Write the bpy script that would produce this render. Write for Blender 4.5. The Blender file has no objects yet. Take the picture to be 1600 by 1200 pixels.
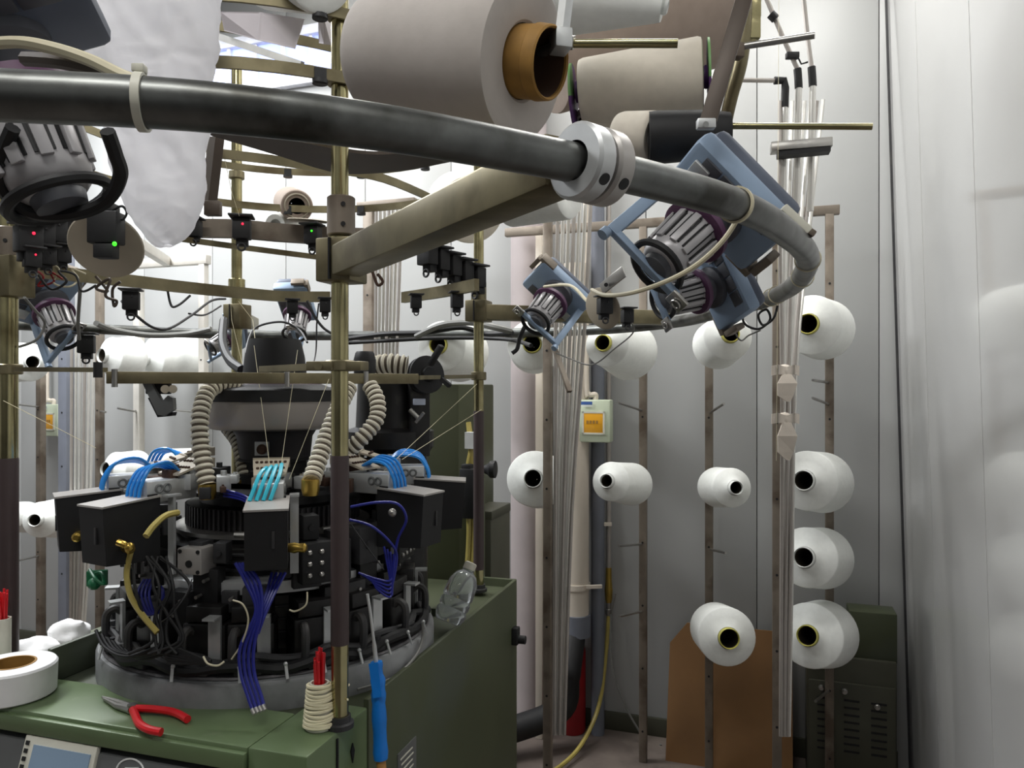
import bpy, bmesh, math, random
from mathutils import Vector, Matrix, noise
V = Vector
PI = math.pi
random.seed(7)
C = bpy.context.scene.collection
S = bpy.context.scene
# ---------------------------------------------------------------- camera, world, light
CZ, HY, F = 1.55, 606.0, 1200.0
cam = bpy.data.cameras.new('camera'); cam.lens = 27; cam.sensor_width = 36; cam.shift_y = (HY-600)/1600
cam.clip_start = .02
co = bpy.data.objects.new('camera', cam); C.objects.link(co)
co.location = (0, 0, CZ); co.rotation_euler = (PI/2, 0, 0); S.camera = co
S.view_settings.view_transform = 'Standard'; S.view_settings.look = 'None'
S.view_settings.gamma = 1; S.view_settings.use_curve_mapping = False
S.view_settings.exposure = 0.0
w = bpy.data.worlds.new('world'); S.world = w; w.use_nodes = True
w.node_tree.nodes['Background'].inputs[0].default_value = (.95, .97, 1, 1)
w.node_tree.nodes['Background'].inputs[1].default_value = .22
def area(name, loc, sx, sy, e, col=(1, .985, .95), aim=None):
    l = bpy.data.lights.new(name, 'AREA'); l.shape = 'RECTANGLE'; l.size = sx; l.size_y = sy
    l.energy = e; l.color = col
    o = bpy.data.objects.new(name, l); C.objects.link(o); o.location = loc
    if aim: o.rotation_euler = (V(aim)-V(loc)).to_track_quat('-Z', 'Y').to_euler()
    return o
area('ceiling_light_left', (-2.2, 2.7, 3.5), .5, 2.4, 165, (.96, .98, 1))
area('ceiling_light_middle', (-.3, 3.2, 3.7), 1.4, .25, 40)
area('ceiling_light_right', (.95, 2.4, 3.7), 1.2, .25, 31)
area('ceiling_light_front', (-.6, -.3, 3.5), 1.4, .3, 36)

# ---------------------------------------------------------------- helpers
def P(px, py, d): return V(((px-800)/F*d, d, CZ-(py-HY)/F*d))
def PZ(px, py, z):                      # the point of height z seen at a pixel
    d = (CZ-z)*F/(py-HY); return V(((px-800)/F*d, d, z))
def lin(c): c /= 255; return c/12.92 if c <= .04045 else ((c+.055)/1.055)**2.4
MT = {}
def mat(name, rgb, rough=.5, metal=0, var=.12, sc=14, bump=0, coat=0, emit=0, alpha=1, trans=0, dirt=None, dsc=5, dlo=.5, spec=.5):
    m = bpy.data.materials.new(name); m.use_nodes = True; nt = m.node_tree; b = nt.nodes['Principled BSDF']
    c = [lin(x) for x in rgb]
    b.inputs['Roughness'].default_value = rough; b.inputs['Metallic'].default_value = metal
    b.inputs['Coat Weight'].default_value = coat; b.inputs['Specular IOR Level'].default_value = spec
    tc = nt.nodes.new('ShaderNodeTexCoord')
    n = nt.nodes.new('ShaderNodeTexNoise'); n.inputs['Scale'].default_value = sc; n.inputs['Detail'].default_value = 5
    nt.links.new(tc.outputs['Object'], n.inputs['Vector'])
    r = nt.nodes.new('ShaderNodeValToRGB'); e = r.color_ramp.elements
    e[0].position = .3; e[1].position = .7
    e[0].color = [x*(1-var) for x in c]+[1]; e[1].color = [min(1, x*(1+var)) for x in c]+[1]
    nt.links.new(n.outputs['Fac'], r.inputs['Fac']); out = r.outputs['Color']
    if dirt:
        n2 = nt.nodes.new('ShaderNodeTexNoise'); n2.inputs['Scale'].default_value = dsc; n2.inputs['Detail'].default_value = 8
        nt.links.new(tc.outputs['Object'], n2.inputs['Vector'])
        r2 = nt.nodes.new('ShaderNodeValToRGB'); r2.color_ramp.elements[0].position = dlo; r2.color_ramp.elements[1].position = dlo+.16
        nt.links.new(n2.outputs['Fac'], r2.inputs['Fac'])
        mx = nt.nodes.new('ShaderNodeMixRGB'); mx.inputs[2].default_value = [lin(x) for x in dirt]+[1]
        nt.links.new(r2.outputs['Color'], mx.inputs[0]); nt.links.new(out, mx.inputs[1]); out = mx.outputs[0]
    nt.links.new(out, b.inputs['Base Color'])
    if bump:
        bp = nt.nodes.new('ShaderNodeBump'); bp.inputs['Strength'].default_value = bump; bp.inputs['Distance'].default_value = .004
        nt.links.new(n.outputs['Fac'], bp.inputs['Height']); nt.links.new(bp.outputs['Normal'], b.inputs['Normal'])
    if emit:
        b.inputs['Emission Color'].default_value = c+[1]; b.inputs['Emission Strength'].default_value = emit
    b.inputs['Alpha'].default_value = alpha; b.inputs['Transmission Weight'].default_value = trans
    MT[name] = m; return m
mat('wall_white', (170, 171, 170), .4, var=.015, sc=3)
mat('wall_gloss', (204, 204, 203), .12, var=.012, sc=3, coat=.45, spec=.6)
MT['wall_gloss'].node_tree.nodes['Principled BSDF'].inputs['Coat Roughness'].default_value = .05
mat('seam', (172, 173, 172), .6)
mat('ceiling', (228, 230, 230), .7, var=.02)
mat('concrete', (92, 82, 76), .7, var=.25, sc=6, bump=.3, dirt=(112, 102, 94), dsc=3)
mat('zinc', (172, 164, 124), .19, .95, var=.16, sc=22, dirt=(118, 108, 76), dsc=9, dlo=.55)
mat('zinc_dull', (132, 124, 98), .42, .8, var=.2, sc=18, dirt=(96, 86, 64), dsc=7)
mat('tube_steel', (104, 106, 104), .36, .75, var=.25, sc=26, bump=.12, dirt=(62, 62, 58), dsc=12)
mat('steel', (170, 168, 164), .32, .9, var=.12, sc=20)
mat('cast', (196, 198, 198), .42, .6, var=.1, sc=26)
mat('rack_steel', (128, 118, 106), .5, .35, var=.14, sc=14, dirt=(98, 86, 74), dsc=9)
mat('rack_pale', (196, 192, 184), .5, .2, var=.08)
mat('yarn', (236, 238, 234), .8, var=.03, sc=60, bump=.12)
mat('yarn_shaded', (182, 175, 169), .8, var=.03, sc=50, bump=.12)  # white yarn toned down: shade on the huge cone is put into the colour
mat('yarn_cream', (214, 206, 192), .8, var=.04, sc=50, bump=.12)
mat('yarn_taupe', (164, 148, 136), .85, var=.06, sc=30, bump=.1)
mat('card_brown', (150, 112, 52), .7, var=.15, sc=40)
mat('card_dark', (70, 48, 36), .8)
mat('core_yellow', (196, 190, 96), .5)
mat('core_white', (224, 226, 222), .5)
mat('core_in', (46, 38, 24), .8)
mat('black', (18, 18, 20), .6, var=.2, sc=20)
mat('black_soft', (44, 44, 46), .55, var=.25, sc=12, dirt=(62, 60, 58), dsc=16, dlo=.56)
mat('oil_black', (34, 33, 33), .38, .35, var=.35, sc=30, dirt=(70, 66, 60), dsc=20, dlo=.58)
mat('base_grey', (132, 134, 135), .5, .1, var=.18, sc=20, bump=.2, dirt=(104, 104, 104), dsc=7)
mat('rim_grey', (92, 90, 92), .5, .2, var=.3, sc=30, bump=.3, dirt=(130, 130, 132), dsc=30, dlo=.6)
mat('drum_grey', (172, 168, 164), .36, .25, var=.08, sc=6)
mat('hood_steel', (158, 152, 147), .36, .3, var=.08, sc=6)
mat('drum_dark', (62, 60, 62), .45, .4, var=.12)
mat('green', (100, 118, 84), .36, .1, var=.1, sc=5, dirt=(122, 134, 106), dsc=11, dlo=.6)
mat('green_dark', (70, 76, 54), .5, .1, var=.14, sc=4, dirt=(72, 78, 66), dsc=3)
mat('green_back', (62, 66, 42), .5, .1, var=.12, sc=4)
mat('cabinet', (70, 70, 58), .5, .1, var=.1, sc=4)
mat('panel_grey', (104, 106, 106), .45, .2, var=.06)
mat('screen', (120, 140, 160), .12, var=.06, sc=2, emit=.12)
mat('bezel', (206, 204, 190), .5)
mat('ink', (28, 28, 28), .6)
mat('white_ink', (220, 222, 220), .6)
mat('red', (206, 24, 34), .35, var=.08)
mat('red_dull', (140, 22, 26), .5)
mat('blue_tape', (10, 116, 206), .4, var=.08, sc=30, bump=.3)
mat('wood', (170, 124, 70), .6, var=.2)
mat('blue_tube', (40, 138, 222), .3)
mat('cyan_tube', (50, 182, 206), .3)
mat('navy', (34, 40, 134), .35)
mat('hose', (222, 216, 198), .55, var=.08)
mat('hose_gap', (84, 74, 60), .7)
mat('yellow_hose', (176, 160, 88), .4)
mat('brass', (190, 160, 80), .3, .9)
mat('feeder_blue', (140, 160, 184), .45, .15, var=.06)
mat('feeder_slate', (92, 100, 116), .5, .1, var=.08)
mat('feeder_pale', (196, 204, 222), .4)
mat('feeder_grey', (78, 80, 86), .5, var=.12)
mat('spool_grey', (168, 166, 168), .35, .2, var=.06)
mat('purple', (88, 54, 84), .45, var=.12)
mat('violet', (98, 62, 118), .5)
mat('leaf_green', (112, 160, 96), .5)
mat('cable_grey', (112, 112, 108), .5)
mat('cable_cream', (200, 192, 164), .5)
mat('bag', (240, 238, 240), .4, var=.02, sc=8, bump=.2)
m = MT['bag']; nt = m.node_tree; tr = nt.nodes.new('ShaderNodeBsdfTranslucent'); tr.inputs[0].default_value = (.9, .9, .92, 1)
mxs = nt.nodes.new('ShaderNodeMixShader'); mxs.inputs[0].default_value = .66; om = nt.nodes['Material Output']
nt.links.new(nt.nodes['Principled BSDF'].outputs[0], mxs.inputs[1]); nt.links.new(tr.outputs[0], mxs.inputs[2]); nt.links.new(mxs.outputs[0], om.inputs[0])
mat('paper', (226, 220, 226), .7, var=.02)
mat('pvc', (214, 212, 206), .22, .35, var=.04)
mat('pvc_dull', (166, 160, 154), .35, .35, var=.06)
mat('mauve', (176, 166, 166), .6, var=.04)
mat('beige', (206, 196, 182), .5, var=.03)
mat('pipe_blue', (110, 114, 124), .5, var=.06)
mat('box_green', (196, 206, 182), .5, var=.02)
mat('amber', (222, 160, 40), .3, var=.05)
mat('label_blue', (64, 96, 160), .5)
mat('card_sheet', (108, 76, 40), .75, var=.14, sc=5, bump=.1)
mat('disc_tan', (178, 168, 150), .6, var=.08)
mat('shelf_brown', (74, 64, 56), .5, .3, var=.12)
mat('cloth', (238, 238, 238), .9, var=.03, bump=.3, sc=30)
mat('rag', (214, 204, 192), .9, var=.08, bump=.3)
mat('cord', (226, 218, 186), .8, var=.08)
mat('plastic_clear', (225, 230, 235), .08, var=.02, trans=.85)
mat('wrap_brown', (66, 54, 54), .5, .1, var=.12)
mat('led_red', (255, 40, 70), .4, emit=2)
mat('led_green', (60, 255, 40), .4, emit=2)
mat('window_glass', (176, 190, 248), .2, var=.03, emit=.85)
mat('window_frame', (224, 226, 236), .5)
mat('pcb_green', (30, 110, 72), .4)

def rotz(a): return Matrix.Rotation(a, 3, 'Z')
def frame(d, up=V((0, 0, 1))):          # columns: x along d
    x = V(d).normalized(); u = V(up)
    if abs(x.dot(u)) > .98: u = V((0, 1, 0))
    y = u.cross(x).normalized(); z = x.cross(y)
    return Matrix((x, y, z)).transposed()
def spline(pts, n=6, closed=False):
    pts = [V(p) for p in pts]; k = len(pts); out = []
    if k < 3 and not closed:
        return pts
    rng = range(k if closed else k-1)
    for i in rng:
        g = (lambda j: pts[j % k]) if closed else (lambda j: pts[max(0, min(k-1, j))])
        p0, p1, p2, p3 = g(i-1), g(i), g(i+1), g(i+2)
        for s in range(n):
            t = s/n
            out.append(.5*((2*p1)+(p2-p0)*t+(2*p0-5*p1+4*p2-p3)*t*t+(3*p1-p0-3*p2+p3)*t**3))
    if not closed: out.append(pts[-1])
    return out
class G:
    def __init__(s): s.b = bmesh.new()
    def box(s, c, size, R=None, bev=0):
        c = V(c); R = rotz(R) if isinstance(R, (int, float)) else (R or Matrix.Identity(3))
        vs = [s.b.verts.new(c + R @ V((sx*size[0]/2, sy*size[1]/2, sz*size[2]/2))) for sx in (-1, 1) for sy in (-1, 1) for sz in (-1, 1)]
        fs = [s.b.faces.new([vs[i] for i in q]) for q in ((0, 1, 3, 2), (4, 6, 7, 5), (0, 4, 5, 1), (2, 3, 7, 6), (0, 2, 6, 4), (1, 5, 7, 3))]
        if bev:
            es = list({e for f in fs for e in f.edges})
            bmesh.ops.bevel(s.b, geom=es, offset=bev, segments=2, profile=.5, affect='EDGES')
        return s
    def bar(s, p0, p1, wd, ht, up=V((0, 0, 1)), bev=0):
        p0, p1 = V(p0), V(p1)
        return s.box((p0+p1)/2, ((p1-p0).length, wd, ht), frame(p1-p0, up), bev)
    def ribbon(s, pts, wd, ht, up=V((0, 0, 1)), closed=False):     # flat bar swept along a path (wd sideways, ht along up)
        pts = [V(p) for p in pts]; n = len(pts); rings = []
        for i, p in enumerate(pts):
            a = pts[(i-1) % n] if closed or i else p; b = pts[(i+1) % n] if closed or i < n-1 else p
            R = frame(b-a, up)
            rings.append([s.b.verts.new(p + R @ V((0, y*wd/2, z*ht/2))) for y, z in ((-1, -1), (1, -1), (1, 1), (-1, 1))])
        for i in range(n if closed else n-1):
            A, B = rings[i], rings[(i+1) % n]
            for k in range(4): s.b.faces.new((A[k], A[(k+1) % 4], B[(k+1) % 4], B[k]))
        if not closed: s.b.faces.new(rings[0][::-1]); s.b.faces.new(rings[-1])
        return s
    def tube(s, pts, r, n=8, closed=False, cap=True):
        pts = [V(p) for p in pts]; k = len(pts); rings = []
        rr = r if isinstance(r, (list, tuple)) else [r]*k
        up = V((0, 0, 1)); t0 = (pts[1]-pts[0]).normalized()
        if abs(t0.dot(up)) > .9: up = V((0, 1, 0))
        nrm = (up - t0*up.dot(t0)).normalized()
        for i, p in enumerate(pts):
            a = pts[(i-1) % k] if closed or i else p; b = pts[(i+1) % k] if closed or i < k-1 else p
            t = (b-a).normalized()
            nrm = (nrm - t*nrm.dot(t)).normalized(); bn = t.cross(nrm)
            rings.append([s.b.verts.new(p + (nrm*math.cos(2*PI*j/n)+bn*math.sin(2*PI*j/n))*rr[i]) for j in range(n)])
        for i in range(k if closed else k-1):
            A, B = rings[i], rings[(i+1) % k]
            for j in range(n): s.b.faces.new((A[j], A[(j+1) % n], B[(j+1) % n], B[j]))
        if cap and not closed: s.b.faces.new(rings[0][::-1]); s.b.faces.new(rings[-1])
        return s
    def cyl(s, p0, p1, r0, r1=None, n=16): return s.tube([p0, p1], [r0, r0 if r1 is None else r1], n)
    def lathe(s, o, d, prof, n=32, cap=True, closed=False):        # prof: (distance along d, radius)
        o = V(o); R = frame(d); rings = []
        for t, r in prof:
            rings.append([s.b.verts.new(o + R @ V((t, r*math.cos(2*PI*j/n), r*math.sin(2*PI*j/n)))) for j in range(n)])
        k = len(rings)
        for i in range(k if closed else k-1):
            A, B = rings[i], rings[(i+1) % k]
            for j in range(n): s.b.faces.new((A[j], A[(j+1) % n], B[(j+1) % n], B[j]))
        if cap and not closed: s.b.faces.new(rings[0][::-1]); s.b.faces.new(rings[-1])
        return s
    def prism(s, pts, vec):
        a = [s.b.verts.new(V(p)) for p in pts]; b = [s.b.verts.new(V(p)+V(vec)) for p in pts]; n = len(a)
        s.b.faces.new(a[::-1]); s.b.faces.new(b)
        for i in range(n): s.b.faces.new((a[i], a[(i+1) % n], b[(i+1) % n], b[i]))
        return s
    def strip(s, A, B, vec):                                       # plate between two edges, thickened by vec
        for q in range(len(A)-1):
            s.prism([A[q], A[q+1], B[q+1], B[q]], vec)
        bmesh.ops.remove_doubles(s.b, verts=s.b.verts[:], dist=1e-5)
        return s
    def ball(s, c, r, seg=12, sc=(1, 1, 1)):
        g = bmesh.ops.create_uvsphere(s.b, u_segments=seg, v_segments=max(6, seg//2+2), radius=r)
        for v in g['verts']: v.co = V((v.co.x*sc[0], v.co.y*sc[1], v.co.z*sc[2])) + V(c)
        return s
    def torus(s, c, d, R0, r, n=28, m=8):
        R = frame(d); pts = [V(c)+R @ V((0, R0*math.cos(2*PI*i/n), R0*math.sin(2*PI*i/n))) for i in range(n)]
        return s.tube(pts, r, m, closed=True)
    def mv(s, fn):
        for v in s.b.verts: v.co = fn(v.co)
        return s
ORG = {}
def org(o): return ORG.get(o.name, V((0, 0, 0)))
def obj(name, g, m, parent=None, ang=35, smooth=True, label=None):
    bm = g.b
    bmesh.ops.recalc_face_normals(bm, faces=bm.faces[:])
    if parent is None:
        xs = [v.co for v in bm.verts]
        lo = V([min(v[i] for v in xs) for i in range(3)]); hi = V([max(v[i] for v in xs) for i in range(3)])
        o0 = V(((lo.x+hi.x)/2, (lo.y+hi.y)/2, lo.z))
    else: o0 = org(parent)
    bmesh.ops.translate(bm, verts=bm.verts[:], vec=-o0)
    me = bpy.data.meshes.new(name); bm.to_mesh(me); bm.free()
    if smooth:
        me.shade_smooth(); me.set_sharp_from_angle(angle=math.radians(ang))
    me.materials.append(MT[m])
    o = bpy.data.objects.new(name, me); C.objects.link(o)
    ORG[o.name] = o0
    if parent is None: o.location = o0
    else: o.parent = parent
    if label: o['label'] = label
    return o
def tag(o, label, cat, group=None):
    o['label'] = label; o['category'] = cat
    if group: o['group'] = group
    return o
def thing(name, label, cat, loc=(0, 0, 0), group=None):
    o = bpy.data.objects.new(name, None); C.objects.link(o); o.empty_display_size = .05
    o.location = loc; ORG[o.name] = V(loc)
    return tag(o, label, cat, group)
def struct(o): o['kind'] = 'structure'; return o
def place(o, loc, R=None, sc=1):        # put a locally built thing in the room
    M = (R or Matrix.Identity(3)).to_4x4(); M.translation = V(loc)
    o.matrix_world = M @ Matrix.Scale(sc, 4); return o
def dup(root, label=None, loc=None, R=None, sc=1, group=None):
    def cp(o, par):
        c = o.copy(); C.objects.link(c)
        if par is not None: c.parent = par
        for ch in kids.get(o.name, []): cp(ch, c)
        return c
    kids = {}
    for o in list(C.objects):
        if o.parent: kids.setdefault(o.parent.name, []).append(o)
    r = cp(root, None)
    if label: r['label'] = label
    if group: r['group'] = group
    if loc is not None: place(r, loc, R, sc)
    return r
def axes(u, v):                          # columns u, v (made square to u), w
    u = V(u).normalized(); v = V(v); v = (v-u*v.dot(u)).normalized()
    return Matrix((u, v, u.cross(v))).transposed()
# ---------------------------------------------------------------- room
RD = V((.9455, -.3256, 0)); RN = V((.3256, .9455, 0))      # along the back wall to the right / into it
W0 = V((.4375, 3.5, 0)); RA = math.atan2(RD.y, RD.x)
TC = 1.189                                                 # corner with the right wall
def wp(t, z, n=0): p = W0+RD*t+RN*n; return V((p.x, p.y, z))
def onwall(px, n=0):                                       # distance along the wall at an image column, n metres in front of it
    o = W0-RN*n; k = (px-800)/F
    return (k*o.y-o.x)/(RD.x-k*RD.y)
def W(px, py, n=0):                                        # a point n in front of the back wall
    t = onwall(px, n); p = W0-RN*n+RD*t
    return P(px, py, p.y)
ROOMH = 3.9
fl = V((-1.2, 1.2, -.05))
struct(obj('floor', G().box(fl, (8, 8, .1), RA), 'concrete'))
struct(obj('ceiling', G().box((-1.2, 1.2, ROOMH+.05), (8, 8, .1), RA), 'ceiling'))
back = struct(obj('wall_back', G().box(wp((TC+.12-4.8)/2, ROOMH/2, .09), (TC+.12+4.8, .1, ROOMH), RA), 'seam'))
t = TC; pan = .475; first = True; i = 0
while t > -4.8:
    t0 = max(t-pan if not first else TC-.067, -4.8)
    t1 = t+.1 if first else t
    obj('wall_panel', G().box(wp((t1+t0)/2, ROOMH/2, .02), (t1-t0-.003, .04, ROOMH), RA, .003), 'wall_white', back)
    t = t0; first = False
lft = struct(obj('wall_left', G().box(wp(-4.85, ROOMH/2, -2), (.1, 4.2, ROOMH), RA), 'wall_white'))
struct(obj('wall_front', G().box(V((-1.6, -2.0, ROOMH/2)), (5.6, .1, ROOMH), RA), 'wall_white'))
struct(obj('unseen_dark_panel', G().box(V((-1.6, -1.9, .85)), (5.5, .08, 1.7), RA), 'black_soft'))   # unseen dark panel added behind the camera to darken the pole reflections
# the right wall: glossy panels, the corner edge leans slightly
cb, ct = wp(TC+.05, 0), wp(TC-.06, ROOMH)
for nme in ('wall_right',):
    g = G(); s0 = 0; L = 3.6
    rw = struct(obj(nme, g.prism([cb+RD*.05, cb+RD*.05-RN*L, ct+RD*.05-RN*L, ct+RD*.05], RD*.08), 'seam'))
    for s1 in (.62, 1.32, 2.1, 2.9, 3.6):
        a = RN*-(s0+.002); b = RN*-(s1-.002)
        if s0 == 0:
            a = RN*-.004
        obj('wall_panel', G().prism([cb+a, cb+b, ct+b, ct+a], RD*.045), 'wall_gloss', rw, smooth=False)
        s0 = s1
struct(obj('trim_1', G().bar(cb-RN*.006-RD*.002, ct-RN*.006-RD*.002, .012, .016, RN), 'black_soft'))
struct(obj('baseboard_back', G().box(wp((TC-4.8)/2, .04, -.008), (TC+4.8, .016, .08), RA, .002), 'cabinet'))
# bright high window, far left
win = struct(obj('window_1', G(), 'window_frame')) if False else None
ta, tb = onwall(322), onwall(534); zt, zb = W(330, 78).z, W(330, 150).z
g = G(); tm = (ta+tb)/2
for z in (zt, zb): g.box(wp(tm, z, -.015), (tb-ta+.06, .05, .05), RA, .004)
for q in (ta, tb): g.box(wp(q, (zt+zb)/2, -.015), (.05, .05, zt-zb), RA, .004)
win = struct(obj('window_1', g, 'window_frame'))
n = 5
for k in range(n):
    q = ta+(tb-ta)*(k+.5)/n
    obj('window_pane', G().box(wp(q, (zt+zb)/2, -.006), ((tb-ta)/n-.02, .008, zt-zb-.05), RA), 'window_glass', win)
    if k: obj('window_bar', G().box(wp(ta+(tb-ta)*k/n, (zt+zb)/2, -.012), (.02, .03, zt-zb-.04), RA), 'window_frame', win)

# ---------------------------------------------------------------- pipes and pillars along the back wall
def vcol(name, px, n, r, z0, z1, m, label, cat, flat=False):
    p = W(px, HY, n)
    g = G()
    if flat: g.box((p.x, p.y, (z0+z1)/2), (r*2, r*1.4, z1-z0), RA, .003)
    else: g.cyl((p.x, p.y, z0), (p.x, p.y, z1), r, n=24)
    return p, g
p, g = vcol('', 826, .09, .082, .0, 3.9, 'mauve', '', '')
tag(obj('round_pillar', g, 'mauve'), 'wide mauve round pillar against the back wall behind the left rack upright', 'pillar')
p, g = vcol('', 843, .2, .016, 0, CZ+.7, '', '', '', True)
tag(obj('cable_duct', g, 'beige'), 'narrow cream cable duct standing in front of the mauve pillar', 'cable duct')
p, g = vcol('', 900, .13, .058, CZ-(960-HY)/F*3.4, 2.1, 'beige', '', '')
dp = thing('drain_pipe', 'thick beige pipe with a grey socket under the switch box', 'pipe', (p.x, p.y, .5))
obj('pipe_tube', g, 'beige', dp)
zs = CZ-(962-HY)/F*3.4
obj('socket', G().cyl((p.x, p.y, zs-.09), (p.x, p.y, zs+.005), .066, n=24), 'pipe_blue', dp, label='grey pipe socket')
obj('pipe_clip', G().lathe((p.x, p.y, CZ-(916-HY)/F*3.4-.012), (0, 0, 1), [(0, .058), (0, .064), (.024, .064), (.024, .058)], cap=False).bar((p.x+.04, p.y-.05, CZ-(914-HY)/F*3.4), (p.x+.11, p.y-.04, CZ-(914-HY)/F*3.4), .014, .014), 'beige', dp)
obj('lower_hose', G().tube(spline([(p.x-.01, p.y, zs-.08), (p.x-.036, p.y-.09, zs-.2), (p.x-.045, p.y-.1, .3), (p.x-.09, p.y-.12, .16), (p.x-.42, p.y-.25, .1)], 8), .054, 16), 'black', dp, label='thick black hose')
p, g = vcol('', 934, .07, .03, 0, 3.0, '', '', '')
tag(obj('steel_pipe', g, 'pipe_blue'), 'grey blue vertical pipe right of the beige pipe', 'pipe')
p, g = vcol('', 951, .05, .011, CZ-(900-HY)/F*3.42, 3.0, '', '', '')
ap = thing('air_pipe', 'thin pale air pipe with brass valve and hose under the switch box', 'pipe', (p.x, p.y, .8))
obj('pipe_tube', g, 'pvc_dull', ap)
zz = lambda y, d=3.42: CZ-(y-HY)/F*d
obj('pipe_clip', G().box((p.x-.006, p.y-.012, zz(820)), (.034, .02, .014)), 'beige', ap)
obj('valve', G().lathe((p.x, p.y, zz(945)), (0, 0, 1), [(0, .012), (.02, .016), (.06, .018), (.1, .014), (.16, .013)]), 'brass', ap, label='brass valve')
obj('coupling', G().lathe((p.x, p.y, zz(965)), (0, 0, 1), [(0, .009), (.012, .015), (.03, .015), (.032, .011), (.07, .013)]).bar((p.x+.012, p.y-.01, zz(958)), (p.x+.03, p.y-.015, zz(930)), .01, .006), 'steel', ap, label='steel quick coupling')
obj('air_hose', G().tube(spline([(p.x, p.y, zz(962)), (p.x-.015, p.y-.01, zz(1030)), (p.x-.05, p.y-.05, zz(1100)), (p.x-.14, p.y-.2, zz(1135)), (p.x-.24, p.y-.35, zz(1142)), (p.x-.34, p.y-.5, zz(1132))], 8), .009, 8), 'yellow_hose', ap, label='yellowish air hose')
tag(obj('loose_cable', G().tube(spline([(p.x+.006, p.y-.03, zz(960)), (p.x+.01, p.y-.06, zz(1040)), (p.x+.07, p.y-.08, zz(1100)), (p.x+.15, p.y-.1, zz(1150)), (p.x+.2, p.y-.1, zz(1200)), (p.x+.21, p.y-.12, .006)], 8), .005, 6), 'cable_grey'), 'grey cable curving down to the floor right of the air hose', 'cable')
p = W(893, HY, .075)
ex = thing('fire_extinguisher', 'red cylinder half hidden behind the black hose at the wall foot', 'extinguisher', (p.x, p.y, 0))
obj('bottle', G().lathe((p.x, p.y, 0), (0, 0, 1), [(0, .06), (.01, .064), (.36, .064), (.42, .045), (.45, .02)]), 'red_dull', ex)
obj('valve', G().cyl((p.x, p.y, .45), (p.x, p.y, .49), .018).bar((p.x-.02, p.y, .49), (p.x+.05, p.y-.03, .5), .02, .012), 'black', ex)
# switch boxes
def switch_box(px, py, label, nn=.11, wd=.145, ht=.185):
    c = W(px, py, nn); b = c-RN*.035
    th = thing('switch_box', label, 'switch box', b, 'wall switch boxes')
    obj('housing', G().box(b, (wd, .07, ht), RA, .006), 'box_green', th)
    f = b-RN*.037+V((0, 0, -.008))
    for sx, sz, ww, hh in ((0, .046, .1, .008), (0, -.046, .1, .008), (-.046, 0, .008, .1), (.046, 0, .008, .1)):
        obj('window_rim', G().box(f+RD*sx+V((0, 0, sz)), (ww, .008, hh), RA), 'bezel', th)
    obj('amber_cover', G().box(f, (.086, .006, .086), RA, .002), 'amber', th, label='amber see-through cover')
    for k in range(4):
        obj('breaker_print', G().box(f-RN*.0035+RD*(-.026+.014*k)+V((0, 0, .004)), (.009, .002, .014), RA), 'card_brown', th)
    obj('maker_label', G().box(b-RN*.036+V((-.03, 0, .078)), (.05, .002, .014), RA), 'label_blue', th)
    obj('label_stripe', G().box(b-RN*.036+V((-.03, 0, .066)), (.05, .002, .005), RA), 'white_ink', th)
    obj('conduit_elbow', G().tube(spline([b+V((.0, 0, .09)), b+V((0, 0, .115)), b+V((-.03, 0, .12)), b+V((-.04, 0, .2)), b+V((-.04, .02, 1.0))], 6), .012, 10), 'beige', th)
    return th
switch_box(933, 657, 'pale green switch box with amber window above the air valve')
switch_box(92, 656, 'pale green switch box with amber window seen past the left pole', .03)
# ---------------------------------------------------------------- right bottom: cabinet, board
c1 = W(1345, 1100, .14); t0, t1 = onwall(1268, .25), onwall(1438, .1)
tA = onwall(1262, .27); tB = TC-.03
ctop = W(1345, 1036, .26).z; cz = ctop
def wb(t, n, z): p = W0+RD*t-RN*n; return V((p.x, p.y, z))
cab = thing('electric_cabinet', 'dark olive vented cabinet in the corner by the glossy wall', 'cabinet', wb((tA+tB)/2, .115, 0))
obj('body', G().box(wb((tA+tB)/2, .115, cz/2), (tB-tA, .2, cz), RA, .006), 'cabinet', cab)
obj('door', G().box(wb((tA+tB)/2, .222, (cz-.09)/2), (tB-tA-.012, .014, cz-.1), RA, .003), 'cabinet', cab)
for cx in (.2, .5, .8):
    q = tA+(tB-tA)*cx
    for k in range(8):
        obj('vent_slot', G().box(wb(q, .23, cz-.16-.028*k), (.055, .004, .007), RA), 'black', cab)
for cx, dz in ((.16, -.12), (.42, -.125), (.78, -.17)):
    obj('door_knob', G().lathe(wb(tA+(tB-tA)*cx, .229, cz+dz), -RN, [(0, .011), (.008, .011), (.01, .007), (.018, .007)], 16), 'steel', cab)
ub = W(1362, 985, .16)
tag(obj('green_case', G().box(ub+RN*.02+V((0, 0, -.015)), (.17, .12, .19), RA, .004).box(ub-RD*.12+RN*.02+V((0, 0, -.035)), (.06, .1, .15), RA, .004), 'green_dark'), 'small dark green metal case standing on the olive cabinet', 'case')
bt0, bt1 = onwall(1046, .1), onwall(1238, .1)
zb = W(1140, 985, .1).z; g = G()
def bl(t, z): return wb(bt0+(bt1-bt0)*t, .225-.17*z/zb, z)
g.prism([bl(0, .0), bl(1, .0), bl(1, zb*.84), bl(.86, zb), bl(.14, zb), bl(.0, zb*.84)], RN*.008)
tag(obj('cardboard_sheet', g, 'card_sheet', smooth=False), 'large brown cardboard sheet with clipped corners leaning on the back wall', 'cardboard')
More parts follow.
